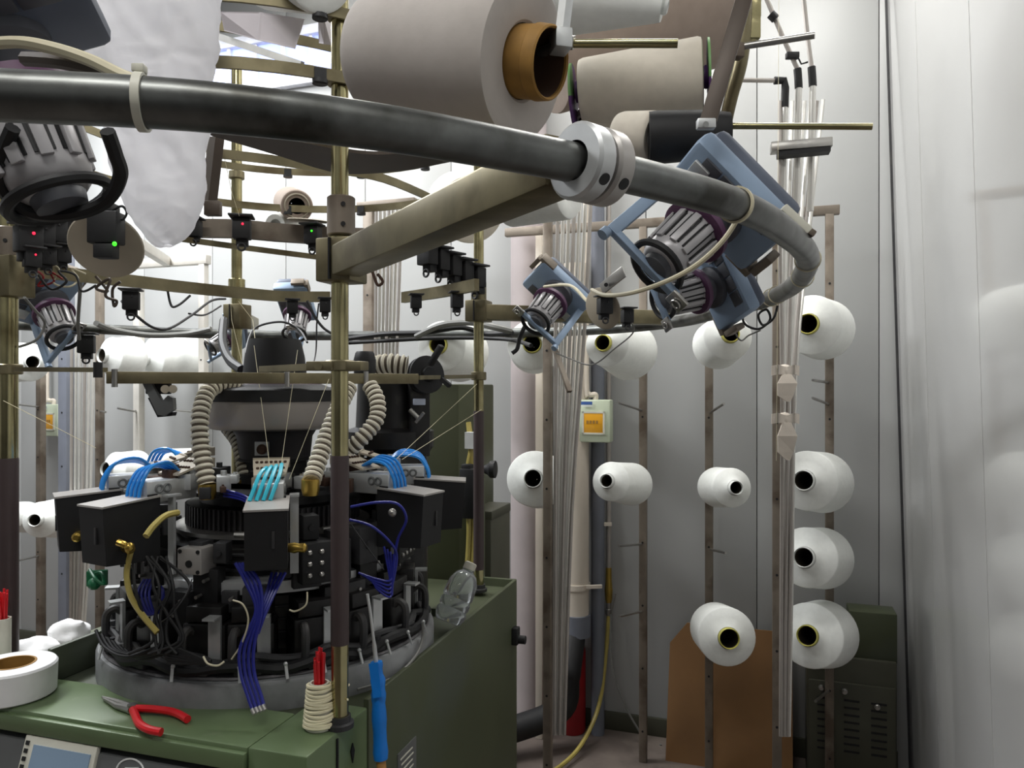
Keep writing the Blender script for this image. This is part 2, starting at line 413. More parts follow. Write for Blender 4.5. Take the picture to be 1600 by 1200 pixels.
# ---------------------------------------------------------------- creel racks
def D(px, n): p = W0-RN*n+RD*onwall(px, n); return p.y
def upright(px, n, z0, z1, wd, m, par, name='upright'):
    p = W(px, HY, n)
    u = obj(name, G().box((p.x, p.y, (z0+z1)/2), (wd, wd, z1-z0), RA, .003), m, par)
    for k in range(int((z1-z0)/.26)):
        obj('bolt_hole', G().cyl(V((p.x, p.y, z0+.13+.26*k))-RN*(wd/2-.002), V((p.x, p.y, z0+.13+.26*k))-RN*(wd/2+.0015), .0045, n=8), 'black', u)
    return p
NR, NF = .26, .66
zr = W(1294, 335, NR).z
rk = thing('bobbin_rack', 'brown steel bobbin rack with pins along the back wall', 'rack', W(1108, HY, NR)*1)
for px in (1005, 1108, 1296): upright(px, NR, 0, zr, .031, 'rack_steel', rk)
for px in (856, 1214): upright(px, NF, 0, zr, .031, 'rack_steel', rk, 'front_upright')
a, b = W(790, HY, NR), W(1312, HY, NR); a.z = b.z = zr+.015
obj('top_beam', G().bar(a, b, .03, .036, bev=.003), 'rack_steel', rk)
def pin(px, n, py, ex, ey, par, ln=.16, m='steel'):
    p = W(px, py, n); q = P(ex, ey, p.y-.16)
    obj('pin', G().cyl(p, q, .005, n=8), m, par)
for a in ((1005, NR, 642, 966, 629), (1108, NR, 646, 1131, 631), (1296, NR, 632, 1270, 622), (1005, NR, 850, 967, 853), (1108, NR, 858, 1134, 864), (1005, NR, 955, 968, 963), (1296, NR, 1078, 1274, 1096), (1296, NR, 598, 1270, 594)):
    pin(*a, rk)
def spool(label, fx, fy, fr, bx, by, br, df, db, rim='core_white', group='yarn cones on the back racks', nose=.03, m='yarn', hr=.3):
    """yarn cone: fx,fy,fr = front face centre and radius in the photograph, bx.. = back"""
    a, b = P(fx, fy, df), P(bx, by, db); ra, rb = fr*df/F, br*db/F
    ax = (b-a); L = ax.length; rc = max(.024, min(.036, ra*hr*1.2))
    th = thing('yarn_cone', label, 'yarn cone', (a+b)/2, group)
    prof = [(-nose*.55, rc+.002), (-nose*.4, rc*1.2), (.004, ra*.7), (.014, ra*.965), (.0165, ra*.99), (.021, ra), (.045, ra)]
    prof += [(.045+(L-.07)*k/4, ra+(rb-ra)*k/4) for k in range(1, 5)] + [(L-.01, rb*.97), (L, rb*.86), (L, rc)]
    obj('yarn_winding', G().lathe(a, ax, prof, 40, cap=False), m, th)
    obj('core_tube', G().lathe(a, ax, [(-nose, rc), (-nose-.004, rc-.002), (-nose, rc-.004), (L*.98, rc-.004), (L+.012, rc), (-nose*.2, rc+.001)], 28, closed=True), rim, th)
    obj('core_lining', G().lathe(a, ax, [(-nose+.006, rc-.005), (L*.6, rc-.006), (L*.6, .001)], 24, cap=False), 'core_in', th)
    return th
dF, dB = 2.72, 2.93
Y = 'core_yellow'
spool('white cone with yellow core half hidden behind the rack upright, top row', 832, 538, 40, 836, 545, 40, 2.95, 3.12, Y)
spool('large white cone with yellow core left in top row, below the grey feeder', 946, 537, 36, 986, 550, 45, 2.85, 3.1, Y)
spool('white cone with yellow core tilted right in top row, above a bare upright', 1139, 524, 38, 1118, 541, 38, 2.78, 2.98, Y)
spool('white cone with yellow core at right end of top row', 1265, 507, 47, 1288, 516, 47, 2.70, 2.90, Y)
spool('flat white cone seen end on, cut by the rack upright in middle row', 834, 748, 44, 842, 750, 44, 2.98, 3.14)
spool('white cylinder cone pointing left in middle row under the switch box', 952, 752, 31, 990, 757, 33, 2.85, 3.08)
spool('small white cone pointing right in middle row', 1146, 762, 31, 1118, 761, 31, 2.78, 2.98)
spool('large white cone at right end of middle row', 1259, 751, 47, 1287, 754, 47, 2.70, 2.90)
spool('large white cone hanging alone between middle and bottom rows at right', 1259, 871, 47, 1287, 872, 47, 2.70, 2.90)
spool('white cone with yellow core in front of the cardboard sheet', 1137, 996, 45, 1116, 980, 39, 2.7, 2.95, Y)
spool('white cone with yellow core above the olive cabinet', 1264, 993, 50, 1290, 990, 51, 2.70, 2.90, Y)
# left racks (further away)
NL = .3
lk = thing('bobbin_rack', 'pale steel bobbin rack at the far left of the back wall', 'rack', W(200, HY, NL))
zl = W(322, 412, NL).z
for px in (64, 318): upright(px, NL, 0, zl, .036, 'rack_pale' if px > 200 else 'rack_steel', lk)
upright(156, NL, 0, zl-.1, .034, 'rack_steel', lk); upright(217, NL, 0, zl-.1, .04, 'rack_pale', lk)
upright(104, .62, 0, 2.3, .052, 'pipe_blue', lk, 'front_upright')
a, b = W(210, HY, NL), W(326, HY, NL); a.z = b.z = zl+.02
obj('top_beam', G().bar(a, b, .04, .045, bev=.003), 'rack_pale', lk)
a = W(210, HY, NL+.5); b = W(262, HY, NL); a.z = b.z = zl+.02
obj('cross_beam', G().bar(a, b, .04, .045, bev=.003), 'rack_pale', lk)
for a in ((64, NL, 636, 28, 632), (217, NL, 644, 184, 638), (318, NL, 645, 270, 641), (64, NL, 868, 28, 876), (156, NL, 642, 165, 644)):
    pin(*a, lk)
mk = thing('bobbin_rack', 'narrow steel rack upright with tubes behind the centre pole', 'rack', W(577, HY, .5))
zm = W(577, 322, .5).z
upright(578, .5, 0, zm, .045, 'rack_steel', mk); a, b = W(560, HY, .5), W(650, HY, .5); a.z = b.z = zm
obj('top_beam', G().bar(a, b, .035, .035, bev=.003), 'rack_steel', mk)
spool('big white cone with brown hole in the upper left row', 168, 556, 30, 212, 560, 34, 3.65, 3.78, 'core_white', hr=.32)
spool('white cone at upper left edge behind the left pole', 48, 566, 30, 10, 566, 32, 3.75, 4.0)
spool('white cone beneath the frame bar, dark hole turned left', 234, 560, 33, 310, 562, 34, 3.9, 4.12, 'core_white')
spool('white cone in the left middle row with brown hole', 174, 733, 27, 220, 734, 30, 3.6, 3.74, hr=.36)
spool('white cone behind the left end of the hose, left middle row', 240, 731, 30, 306, 730, 30, 3.85, 4.05)
spool('white cone pointing left beside the left black box', 62, 812, 28, 108, 808, 32, 3.2, 3.5, nose=.05)
spool('white cone partly hidden by the left pole, lower row', 14, 806, 22, 42, 808, 24, 3.6, 3.9)
spool('large white cone behind the right rear pole', 688, 540, 40, 722, 552, 46, 3.05, 3.3, Y)
# ---------------------------------------------------------------- yarn guide tubes beside the racks
def tubes(label, grp, rows, d0, m='pvc', r=.0065):
    for k, pts in enumerate(rows):
        q = [P(x, y, d0+.012*(k % 3)+dd) for x, y, dd in pts]
        od = ('leftmost', 'second', 'third', 'fourth', 'fifth', 'sixth', 'seventh', 'eighth')[k]+(' from left' if k else '')
        tag(obj('yarn_tube', G().tube(spline(q, 3) if len(q) > 2 else q, r, 8), m if k % 3 else 'pvc_dull'), label+', '+od, 'yarn tube', grp)
tubes('thin pale yarn tube in the fan of tubes beside the right rack', 'yarn tubes at the right rack',
      [[(1219+9.6*k, 158-2*(k % 2), .02*k), (1218+6.8*k, 350, .02*k), (1222+3*k, 590, .01*k), (1221+2.3*k, 900, 0), (1220+1.8*k, 1150, 0)] for k in range(8)], 2.42)
for k, (pts, e) in enumerate((([(1146, 125, 0), (1218, 126, 0)], 0), ([(1195, -8, 0), (1209, 25, 0), (1226, 65, 0), (1246, 108, 0)], 1), ([(1255, -8, 0), (1262, 60, 0), (1268, 105, 0)], 1))):
    x, y, _ = pts[-1]
    th = thing('elbow_tube', ('grey yarn tube leaving sideways through a black elbow at the tube fan', 'slanting grey yarn tube with black joint and wire hook above the fan', 'steep grey yarn tube with black joint, rightmost above the fan')[k], 'yarn tube', P(x, y, 2.42))
    obj('upper_tube', G().tube([P(a, b, 2.42) for a, b, _ in pts], .0075, 8), 'pvc_dull', th)
    lo = P(x+(8 if not k else 2), y+(42 if not k else 30), 2.42)
    obj('elbow', G().tube([P(x-8*(not k), y, 2.42), P(x+7*(not k), y, 2.42), P(x+8*(not k)+1, y+12, 2.42), lo], .0125, 10), 'black', th)
    obj('lower_tube', G().cyl(lo, P(x+(4 if not k else -2), 330, 2.44), .0105, n=10), 'pvc', th)
    if k == 1: obj('hook', G().box(P(1238, 87, 2.41), (.04, .02, .02), 0, .003).tube([P(1246, 88, 2.4), P(1252, 100, 2.4), P(1262, 97, 2.4)], .003, 6), 'black', th); obj('joint', G().cyl(P(1204, 22, 2.41), P(1212, 30, 2.41), .014), 'black', th)
a, b = P(1204, 232, 2.4), P(1299, 224, 2.36)
th = thing('tube_comb', 'grey channel bar holding the fan of tubes, black clips under', 'bracket', (a+b)/2)
obj('channel', G().bar(a, b, .05, .028, bev=.002), 'steel', th)
obj('clip_strip', G().bar(a+V((.02, 0, -.022)), b+V((-.005, 0, -.022)), .045, .014), 'black', th)
tubes('thin pale yarn tube in the middle bundle by the mauve pillar', 'yarn tubes in the middle bundle',
      [[(872+8.5*k, 320, 0), (868+7.5*k, 520, 0), (868+4.2*k, 800, 0), (866+2.6*k, 1148, 0)] for k in range(7)], 2.62)
tubes('thin yarn tube in the bundle behind the centre pole', 'yarn tubes behind the centre pole',
      [[(588+6.6*k, 322, 0), (587+5.6*k, 540, 0), (586+4.6*k, 760, 0)] for k in range(7)], 3.05)
tubes('thin yarn tube in the bundle at the far left rack', 'yarn tubes at the far left rack',
      [[(112+7*k, 540, 0), (111+5.5*k, 860, 0), (110+4*k, 1000, 0)] for k in range(6)], 3.45, r=.007)
for label, y in (('pale rag tied round the tubes, upper of two', 580), ('pale rag tied round the tubes, lower one with long tail', 655)):
    c = P(1226, y, 2.37); R = rotz(0); g = G()
    th = thing('tied_rag', label, 'rag', c, 'rags tied round the tubes')
    obj('knot', G().ball(c, .024, 10, (1, .8, .9)), 'rag', th)
    g = G(); dz = .075 if y < 600 else .1
    for sx, ln in ((-1, .045), (1, .04)):
        g.strip([c+V((0, -.012, .012)), c+V((sx*ln*.6, -.016, .02)), c+V((sx*ln, -.012, .016))], [c+V((0, -.012, -.012)), c+V((sx*ln*.6, -.018, -.01)), c+V((sx*ln, -.01, -.014))], V((0, -.004, 0)))
    obj('loop', g, 'rag', th)
    obj('tail', G().strip([c+V((-.012, -.012, -.01)), c+V((-.03, -.02, -dz*.5)), c+V((-.028, -.016, -dz)), c+V((.0, -.012, -dz*1.25))], [c+V((.014, -.014, -.01)), c+V((.028, -.026, -dz*.5)), c+V((.02, -.014, -dz)), c+V((.012, -.01, -dz*1.25))], V((0, -.006, 0))), 'rag', th)
# ---------------------------------------------------------------- knitting machine
MC = V((-.54, 1.75, 0))
E0 = V((.295, -.956, 0)); E1 = V((.956, .295, 0)); A0 = math.atan2(E0.y, E0.x)
def er(phi, r, z): f = math.radians(phi); q = E0*math.cos(f)+E1*math.sin(f); return V((MC.x+q.x*r, MC.y+q.y*r, z))
TA = V((.954, -.30, 0)); TB = V((.30, .954, 0)); FC = V((-.323, 1.21, 0)); TANG = math.atan2(TA.y, TA.x)
TZ = .968
def tp(a, b, z): return FC+TA*a+TB*b+V((0, 0, z))
km = thing('knitting_machine', 'green circular knitting machine with black cylinder, silver hood and blue air tubes', 'machine', (MC.x, MC.y, 0))
def part(name, g, m, par=None, **k): return obj(name, g, m, par or km, **k)
# cabinet: table, front strip, side covers
part('table_top', G().box(tp(-.44, .62, TZ-.06), (.85, 1.04, .1), TANG), 'green_dark')
part('front_ledge', G().box(tp(-.5, .07, TZ-.02), (.779, .14, .04), TANG, .006), 'green')
part('front_lip', G().bar(tp(-.89, -.004, TZ-.022), tp(-.11, -.004, TZ-.022), .012, .03, bev=.004), 'green')
part('corner_column', G().box(tp(-.055, .1, TZ/2), (.11, .2, TZ), TANG, .004), 'green')
part('column_seam', G().box(tp(.001, .09, TZ/2), (.004, .004, TZ-.02), TANG), 'black')
part('column_slot', G().prism([tp(.0005, .135, TZ-.052), tp(.0005, .142, TZ-.04), tp(.0005, .148, TZ-.055), tp(.0005, .142, TZ-.075)], TA*.002), 'black')
sc = part('side_cover', G().box(tp(-.004, .66, TZ/2+.004), (.012, .92, TZ+.02), TANG, .003).box(tp(-.06, 1.12, TZ/2+.004), (.12, .012, TZ+.02), TANG, .003).box(tp(-.12, .95, TZ/2), (.012, .34, TZ+.02), TANG), 'green_dark')
part('rating_plate', G().box(tp(.003, .36, TZ-.19), (.002, .085, .1), TANG), 'panel_grey', sc)
for k in range(7): part('plate_line', G().box(tp(.0045, .355+.004*(k % 2), TZ-.155-.012*k), (.001, .056, .003), TANG), 'bezel', sc)
part('vent_slit', G().box(tp(.003, .22, TZ-.19), (.002, .1, .008), TANG), 'black', sc)
part('latch', G().box(tp(.01, 1.08, TZ-.14), (.02, .03, .05), TANG, .004).cyl(tp(.02, 1.08, TZ-.15), tp(.04, 1.08, TZ-.15), .012), 'black', sc)
lc = part('side_cover', G().box(tp(-.672, .40, TZ+.025), (.012, .54, .07), TANG, .003).box(tp(-.87, .6, TZ/2), (.012, 1.0, TZ-.02), TANG, .003), 'green_dark')
# front panel with touch screen
pt0, pt1 = tp(-.89, -.006, TZ-.05), tp(-.11, -.006, TZ-.05); pd = V((0, 0, -.5))-TB*.16
part('front_panel', G().prism([pt0, pt1, pt1+pd, pt0+pd], TB*.02), 'panel_grey', smooth=False)
part('panel_side', G().box(tp(-.5, .05, (TZ-.1)/2), (.77, .08, TZ-.12), TANG), 'panel_grey')
pdn = pd.normalized(); pn = TA.cross(pdn); pn = pn if pn.y < 0 else -pn
def pp(a, s, n=.001): return tp(a, -.006, TZ-.05)+pdn*s+pn*n
def ptilt(): return Matrix((TA, pdn, TA.cross(pdn))).transposed()
# find the screen's place on the panel from where it shows
def on_panel(px, py):
    d0 = V(((px-800)/F, 1, -(py-HY)/F)); o = V((0, 0, CZ)); q = pt0
    k = (q-o).dot(pn)/d0.dot(pn); x = o+d0*k-tp(0, -.006, TZ-.05); return x.dot(TA), x.dot(pdn)
a0, s0 = on_panel(46, 1147); a1, s1 = on_panel(157, 1167)
sm = (s0+s1)/2
scr = part('screen_bezel', G().box(pp((a0+a1)/2, sm+.075, .002), (a1-a0, .15, .01), ptilt(), .002), 'bezel')
part('screen', G().box(pp((a0+a1)/2+.008, sm+.078, .0078), (a1-a0-.034, .13, .003), ptilt()), 'screen', scr)
for k in range(9): part('key_print', G().box(pp(a0+.009, sm+.012+.013*k, .0075), (.008, .007, .002), ptilt()), 'ink', scr)
ax_, s2 = on_panel(205, 1200)
for q in ((.0225, .019),):
    pts = [pp(ax_+.026*math.cos(t)*1.1, s2+.006+.02*math.sin(t), .001) for t in [2*PI*i/28 for i in range(28)]]
    part('logo_ring', G().tube(pts, .0016, 6, closed=True), 'white_ink')
part('logo_bars', G().bar(pp(ax_-.012, s2+.002), pp(ax_+.016, s2-.002), .002, .002).bar(pp(ax_-.014, s2+.007), pp(ax_+.018, s2+.004), .002, .002).bar(pp(ax_-.015, s2+.013), pp(ax_+.012, s2+.012), .002, .002), 'white_ink')
for px, py in ((141, 1144), (272, 1167)):
    a, s = on_panel(px, py); part('panel_screw', G().lathe(pp(a, s, 0), pn, [(0, .005), (.003, .005), (.004, .003)], 10), 'black')
# machined base ring and drum
up = V((0, 0, 1))
def lz(name, prof, m, n=64, par=None): return part(name, G().lathe(MC, up, prof, n), m, par)
lz('base_ring', [(TZ-.012, .36), (1.005, .36), (1.012, .356), (1.016, .345), (1.018, .33), (1.019, .24)], 'base_grey', 72)
lz('base_deck', [(1.0165, .351), (1.0195, .347), (1.0205, .2)], 'rim_grey', 72)
lz('lower_drum', [(1.01, .255), (1.04, .26), (1.05, .25), (1.14, .25), (1.15, .262)], 'oil_black')
lz('cylinder_band', [(1.15, .268), (1.152, .276), (1.175, .276), (1.178, .268)], 'cast', 72)
lz('cam_drum', [(1.17, .235), (1.23, .235), (1.235, .2), (1.25, .2)], 'oil_black')
lz('bed_ring', [(1.243, .2), (1.245, .212), (1.253, .212), (1.256, .2)], 'steel')
lz('needle_cylinder', [(1.25, .185), (1.30, .185), (1.303, .16), (1.34, .16)], 'oil_black')
lz('dial_plate', [(1.325, .2), (1.328, .215), (1.336, .215), (1.34, .2)], 'black_soft')
g = G()
for k in range(96):
    a = 2*PI*k/96; q = V((math.cos(a), math.sin(a), 0)); g.box(MC+q*.186+V((0, 0, 1.276)), (.006, .005, .046), a)
needles = part('needle_slots', g, 'drum_dark'); needles['kind'] = 'stuff'
for z in (1.19, 1.205, 1.22): part('cam_rib', G().torus(MC+V((0, 0, z)), up, .236, .0035, 64, 6), 'black_soft')
for z in (1.07, 1.095, 1.12): part('drum_rib', G().torus(MC+V((0, 0, z)), up, .251, .003, 64, 6), 'black_soft')
# suction hood: column, silver drum, cup
lz('column', [(1.33, .085), (1.36, .085), (1.362, .07), (1.385, .07), (1.387, .082), (1.392, .082), (1.394, .068)], 'black')
hb = lz('hood_body', [(1.39, .07), (1.392, .078), (1.44, .083), (1.455, .092), (1.465, .1)], 'drum_dark')
part('hood_window', G().box(er(-19, .083, 1.418)+V((0, 0, 0)), (.006, .03, .03), A0+math.radians(-19)), 'cast', hb)
part('hood_bolt', G().lathe(er(-19, .084, 1.417), E0, [(0, .011), (.012, .011), (.013, .006), (.02, .006)], 14), 'card_dark', hb)
dr = lz('hood_drum', [(1.455, .085), (1.458, .13), (1.462, .148), (1.475, .156), (1.522, .156)], 'hood_steel', 72)
lz('hood_rim', [(1.52, .157), (1.521, .161), (1.545, .161), (1.549, .155), (1.552, .12), (1.56, .1)], 'black', 72)
lz('hood_collar', [(1.549, .112), (1.556, .108), (1.575, .08), (1.58, .07)], 'purple')
cup = lz('top_cup', [(1.572, .071), (1.62, .066), (1.655, .058), (1.66, .057), (1.66, .052), (1.62, .055)], 'black')
# rear gear tower
gt = er(158, .24, 0)
twx = P(608, 640, 1.98)
part('gear_tower', G().lathe((twx.x, twx.y, 0), up, [(1.0, .1), (1.38, .1), (1.40, .115), (1.44, .115), (1.45, .085), (1.56, .08), (1.575, .06)], 28), 'oil_black')
part('small_cup', G().lathe(P(570, 584, 1.72), up, [(0, .024), (.03, .025), (.046, .021), (.05, .018)], 24), 'black')
pc = P(668, 588, 1.9)
pl = part('pulley', G().lathe(pc+V((-.02, .02, 0)), V((.55, -.8, .12)), [(0, .03), (.004, .038), (.014, .046), (.02, .046), (.024, .03), (.03, .047), (.038, .047), (.042, .02), (.05, .016)], 28), 'black')
part('pulley_arm', G().bar(P(672, 570, 1.87), P(690, 540, 1.85), .016, .012, bev=.002).bar(P(690, 592, 1.87), P(703, 603, 1.86), .012, .01), 'black', pl)
part('pulley_knob', G().cyl(P(640, 640, 1.88), P(655, 655, 1.88), .006).cyl(P(650, 660, 1.87), P(662, 645, 1.86), .004), 'steel', pl)
part('pulley_stand', G().box(P(652, 650, 1.93), (.05, .06, .2), .4, .004).box(P(640, 720, 1.95), (.07, .07, .14), .4, .004), 'oil_black', pl)
part('pulley_window', G().box(P(655, 628, 1.895), (.03, .012, .016), .4, .002), 'feeder_pale', pl)
# rear cabinet and the parts beside it
rcc = tp(-.2, 1.35, 0)
rc_ = P(700, 606, 2.5)
zt_ = CZ-(600-HY)/F*2.42
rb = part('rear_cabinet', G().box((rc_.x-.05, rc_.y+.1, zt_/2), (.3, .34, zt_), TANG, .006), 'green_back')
e = P(756, 760, 2.38)
part('cabinet_rail', G().box((e.x-.012, e.y, .72), (.024, .03, 1.1), TANG, .003), 'green_dark', rb)
for k, x in enumerate((735, 743)): part('hose', G().tube(spline([P(732, 660, 2.36), P(736, 700, 2.34), P(x-4, 740, 2.34), P(x-2, 830, 2.34), P(x-6, 900, 2.34)], 6), .008, 8), 'yellow_hose', rb)
part('valve_block', G().box(P(733, 770, 2.33), (.045, .05, .15), TANG, .004).box(P(731, 735, 2.33), (.03, .04, .04), TANG, .003), 'black', rb)
part('knob', G().lathe(P(757, 733, 2.3), V((1, -.25, 0)), [(0, .012), (.012, .018), (.02, .026), (.034, .026), (.036, .02)], 20), 'black', rb)
part('terminal_label', G().box(P(735, 688, 2.33), (.03, .02, .05), TANG), 'white_ink', rb)
sb = P(766, 850, 2.55)
tag(obj('side_unit', G().box((sb.x, sb.y, (CZ-(802-HY)/F*2.55)/2), (.075, .2, CZ-(802-HY)/F*2.55), TANG, .004).box((sb.x, sb.y, CZ-(798-HY)/F*2.55), (.08, .2, .03), TANG, .004), 'cabinet'), 'narrow grey green unit standing behind the machine by the right rear pole', 'cabinet')
# stations round the cylinder ------------------------------------------------
def inst(name, g, m, phis, par=None, label=None, **k):         # one part built in station axes, copied round the machine
    outs = []; me = None
    for f in phis:
        a = A0+math.radians(f)
        if me is None:
            o = part(name, g.mv(lambda c: c+V((MC.x, MC.y, 0))), m, **k); me = o
        else:
            o = me.copy(); C.objects.link(o); o.parent = km
        o.rotation_euler = (0, 0, a); outs.append(o)
    return outs
PH = (-74, -47, -2, 45, 76, 122, 170, -125)
def sub(parents, name, g, m, **k):                             # sub-part of every copy
    me = None
    for p in parents:
        if me is None: me = obj(name, g.mv(lambda c: c+V((MC.x, MC.y, 0))), m, p, **k); o = me
        else: o = me.copy(); C.objects.link(o); o.parent = p
B = G().prism([(.318, -.036, 1.225), (.425, -.036, 1.232), (.432, -.036, 1.335), (.318, -.036, 1.343)], (0, .072, 0))
cb_ = inst('control_box', B, 'black', PH, smooth=False)
sub(cb_, 'lid', G().prism([(.316, -.038, 1.3435), (.434, -.038, 1.3355), (.434, -.038, 1.339), (.316, -.038, 1.347)], (0, .076, 0)), 'drum_grey', smooth=False)
sub(cb_, 'slot', G().box((.4285, .012, 1.285), (.006, .005, .03)), 'black_soft')
sub(cb_, 'fitting', G().lathe((.39, .036, 1.262), (.3, 1, 0), [(0, .008), (.012, .01), (.02, .008), (.03, .009), (.034, .005)], 12), 'brass', label='brass hose fitting')
ah = inst('actuator', G().box((.285, 0, 1.352), (.11, .056, .042), bev=.003), 'cast', PH)
sub(ah, 'eye', G().torus((.315, -.0285, 1.358), (0, 1, 0), .007, .0025, 16, 6).torus((.298, -.0285, 1.358), (0, 1, 0), .007, .0025, 16, 6), 'panel_grey')
sub(ah, 'eye', G().torus((.315, .0285, 1.358), (0, 1, 0), .007, .0025, 16, 6).torus((.298, .0285, 1.358), (0, 1, 0), .007, .0025, 16, 6), 'panel_grey')
sub(ah, 'hook_plate', G().box((.33, -.03, 1.338), (.02, .003, .022)).box((.33, .03, 1.338), (.02, .003, .022)), 'black')
cp = inst('comb_plate', G().prism([(.195, -.036, 1.402), (.275, -.03, 1.378), (.275, .03, 1.378), (.195, .036, 1.402)], (0, 0, .004)).box((.195, 0, 1.398), (.004, .072, .02)), 'disc_tan', PH, smooth=False)
g = G()
for j in range(7): g.cyl((.215, -.027+.009*j, 1.396), (.217, -.027+.009*j, 1.403), .003, n=6).cyl((.245, -.024+.008*j, 1.387), (.247, -.024+.008*j, 1.394), .003, n=6)
sub(cp, 'pin_row', g, 'card_dark')
for j in range(4):
    y = -.018+.012*j
    inst('air_tube', G().tube(spline([(.255, y*.6, 1.382), (.285, y*.8, 1.396+.003*j), (.325, y, 1.392+.002*j), (.345, y, 1.366), (.35, y, 1.342)], 5), .0034, 6), 'blue_tube', [p for p in PH if p != -2])
    inst('air_tube', G().tube(spline([(.26, y*.7+.006, 1.39), (.29, y*.8+.008, 1.397+.002*j), (.32, y+.002, 1.388), (.345, y-.006, 1.366), (.36, y-.014, 1.344)], 5), .0038, 6), 'cyan_tube', [-2])
inst('bracket', G().box((.30, .046, 1.27), (.006, .016, .15)).box((.30, .046, 1.345), (.03, .018, .004)), 'cast', PH, smooth=False)
sm_ = inst('solenoid_block', G().box((.275, 0, 1.212), (.08, .1, .08), bev=.003), 'black', [18, 62, 100, 145, -150, -108])
g = G()
for y in (-.036, -.012, .012, .036):
    for z in (1.19, 1.212, 1.234): g.lathe((.315, y, z), (1, 0, 0), [(0, .005), (.004, .005), (.006, .003)], 8)
sub(sm_, 'bolt_heads', g, 'steel')
mb = inst('motor_block', G().box((.285, 0, 1.222), (.05, .052, .05), bev=.003), 'drum_grey', [-30, -72, 36, 84])
g = G()
for y in (-.019, .019):
    for z in (1.203, 1.241): g.cyl((.309, y, z), (.3115, y, z), .004, n=8)
sub(mb, 'bolt_heads', g.cyl((.309, 0, 1.218), (.312, 0, 1.218), .007, n=10), 'black')
# lower brackets, handles and housings on the deck
PL = [-92, -70, -47, -24, -8, 14, 34, 55, 78, 100]
hs = inst('yoke_housing', G().box((.285, 0, 1.065), (.06, .085, .085), bev=.004).box((.28, 0, 1.125), (.07, .07, .03), bev=.003), 'oil_black', PL)
sub(hs, 'yoke_plate', G().box((.319, .025, 1.078), (.006, .024, .09)).box((.33, .025, 1.124), (.028, .024, .004)), 'cast', smooth=False)
sub(hs, 'lever', G().tube(spline([(.318, -.025, 1.03), (.338, -.028, 1.04), (.34, -.028, 1.085), (.325, -.026, 1.098), (.312, -.025, 1.09)], 5), .008, 8), 'black_soft')
sub(hs, 'foot', G().box((.322, 0, 1.03), (.05, .05, .018), bev=.003).cyl((.335, .012, 1.03), (.335, .012, 1.05), .007), 'black_soft')
# clamps, small blocks on the dial
rnd = random.Random(3)
for k in range(48):
    f = -100+4.4*k; r = .17+rnd.random()*.1; z = 1.345+rnd.random()*.03; s = .01+rnd.random()*.022
    m = rnd.choice(['black_soft', 'oil_black', 'cast', 'steel', 'card_dark', 'disc_tan'])
    c = er(f, r, z)
    part('dial_clamp', G().box(c, (s*1.6, s*.9, s), A0+math.radians(f)+rnd.random(), .002).cyl(c+V((0, 0, s*.4)), c+V((0, 0, s*.8)), s*.2, n=8), m)
for k in range(20):
    f = -108+11*k; r = .25+rnd.random()*.05; z = 1.20+rnd.random()*.1; s = .02+rnd.random()*.03
    part('cam_block', G().box(er(f, r, z), (s*1.2, s, s*1.5), A0+math.radians(f), .002).cyl(er(f, r+s*.6, z), er(f, r+s*.6+.006, z), s*.2, n=8), rnd.choice(['black', 'oil_black', 'black_soft', 'black_soft']))
for k in range(18):
    f = -84+9.6*k; z = 1.12+rnd.random()*.09; s = .026+rnd.random()*.03
    q = part('cam_block', G().box(er(f, .268+rnd.random()*.02, z), (.03, s, s*1.3), A0+math.radians(f), .002), rnd.choice(['black', 'black', 'oil_black', 'black_soft']))
    part('block_screw', G().cyl(er(f+1.5, .288, z+s*.3), er(f+1.5, .306, z+s*.3), .0035, n=8).cyl(er(f-1.5, .288, z-s*.3), er(f-1.5, .306, z-s*.3), .0035, n=8), 'steel', q)
# lever rods
for f, r in ((-18, .245), (22, .245)):
    part('feeder_rail', G().tube([er(f+j*3, r, 1.262) for j in range(6)], .006, 8), 'steel')
# cable ring with tie tabs on the base
part('cable_ring', G().tube([er(-75+j*4, .342+.004*math.sin(j*1.3), 1.034+.006*math.sin(j*.9)) for j in range(40)], .011, 8), 'black')
part('cable_ring', G().tube([er(-80+j*4, .33+.006*math.sin(j*1.7), 1.046+.006*math.sin(j*1.1)) for j in range(41)], .008, 8), 'black_soft')
for f in (-66, -30, -10, 3, 14, 26, 37, 48, 60):
    part('tie_tab', G().bar(er(f, .357, 1.04), er(f+.4, .364, 1.016), .0055, .0025).ball(er(f, .356, 1.041), .0042, 8), 'cast')
part('edge_wire', G().tube(spline([er(24, .37, TZ+.004), er(36, .375, TZ+.005), er(48, .37, TZ+.02), er(55, .366, TZ+.045), er(56, .364, TZ+.08)], 6), .003, 6), 'cable_grey')
# hoses ---------------------------------------------------------------------
def hose(pts, r, name='suction_hose', pitch=.0125, m='hose'):
    q = spline(pts, 16); out = [q[0]]; acc = 0
    L = sum((q[i+1]-q[i]).length for i in range(len(q)-1)); n = int(L/pitch)*4
    seg = []; d = 0; k = 0
    for i in range(n+1):
        t = L*i/n
        while k < len(q)-2 and d+(q[k+1]-q[k]).length < t: d += (q[k+1]-q[k]).length; k += 1
        l = (q[k+1]-q[k]).length; seg.append(q[k].lerp(q[k+1], min(1, (t-d)/max(l, 1e-6))))
    h = part(name, G().tube(seg, [r*(1.08, 1.08, .82, .82)[i % 4] for i in range(n+1)], 14), m)
    rings = [i for i in range(n+1) if i % 4 == 3]
    part('hose_groove', G().tube(seg, r*.9, 14), 'hose_gap', h)
    return h
hose([P(372, 605, 1.66), P(350, 599, 1.62), P(325, 612, 1.58), P(313, 650, 1.54), P(314, 700, 1.52), P(324, 758, 1.50)], .0165)
hose([P(356, 668, 1.78), P(372, 690, 1.75), P(380, 720, 1.72), P(384, 748, 1.70)], .0165)
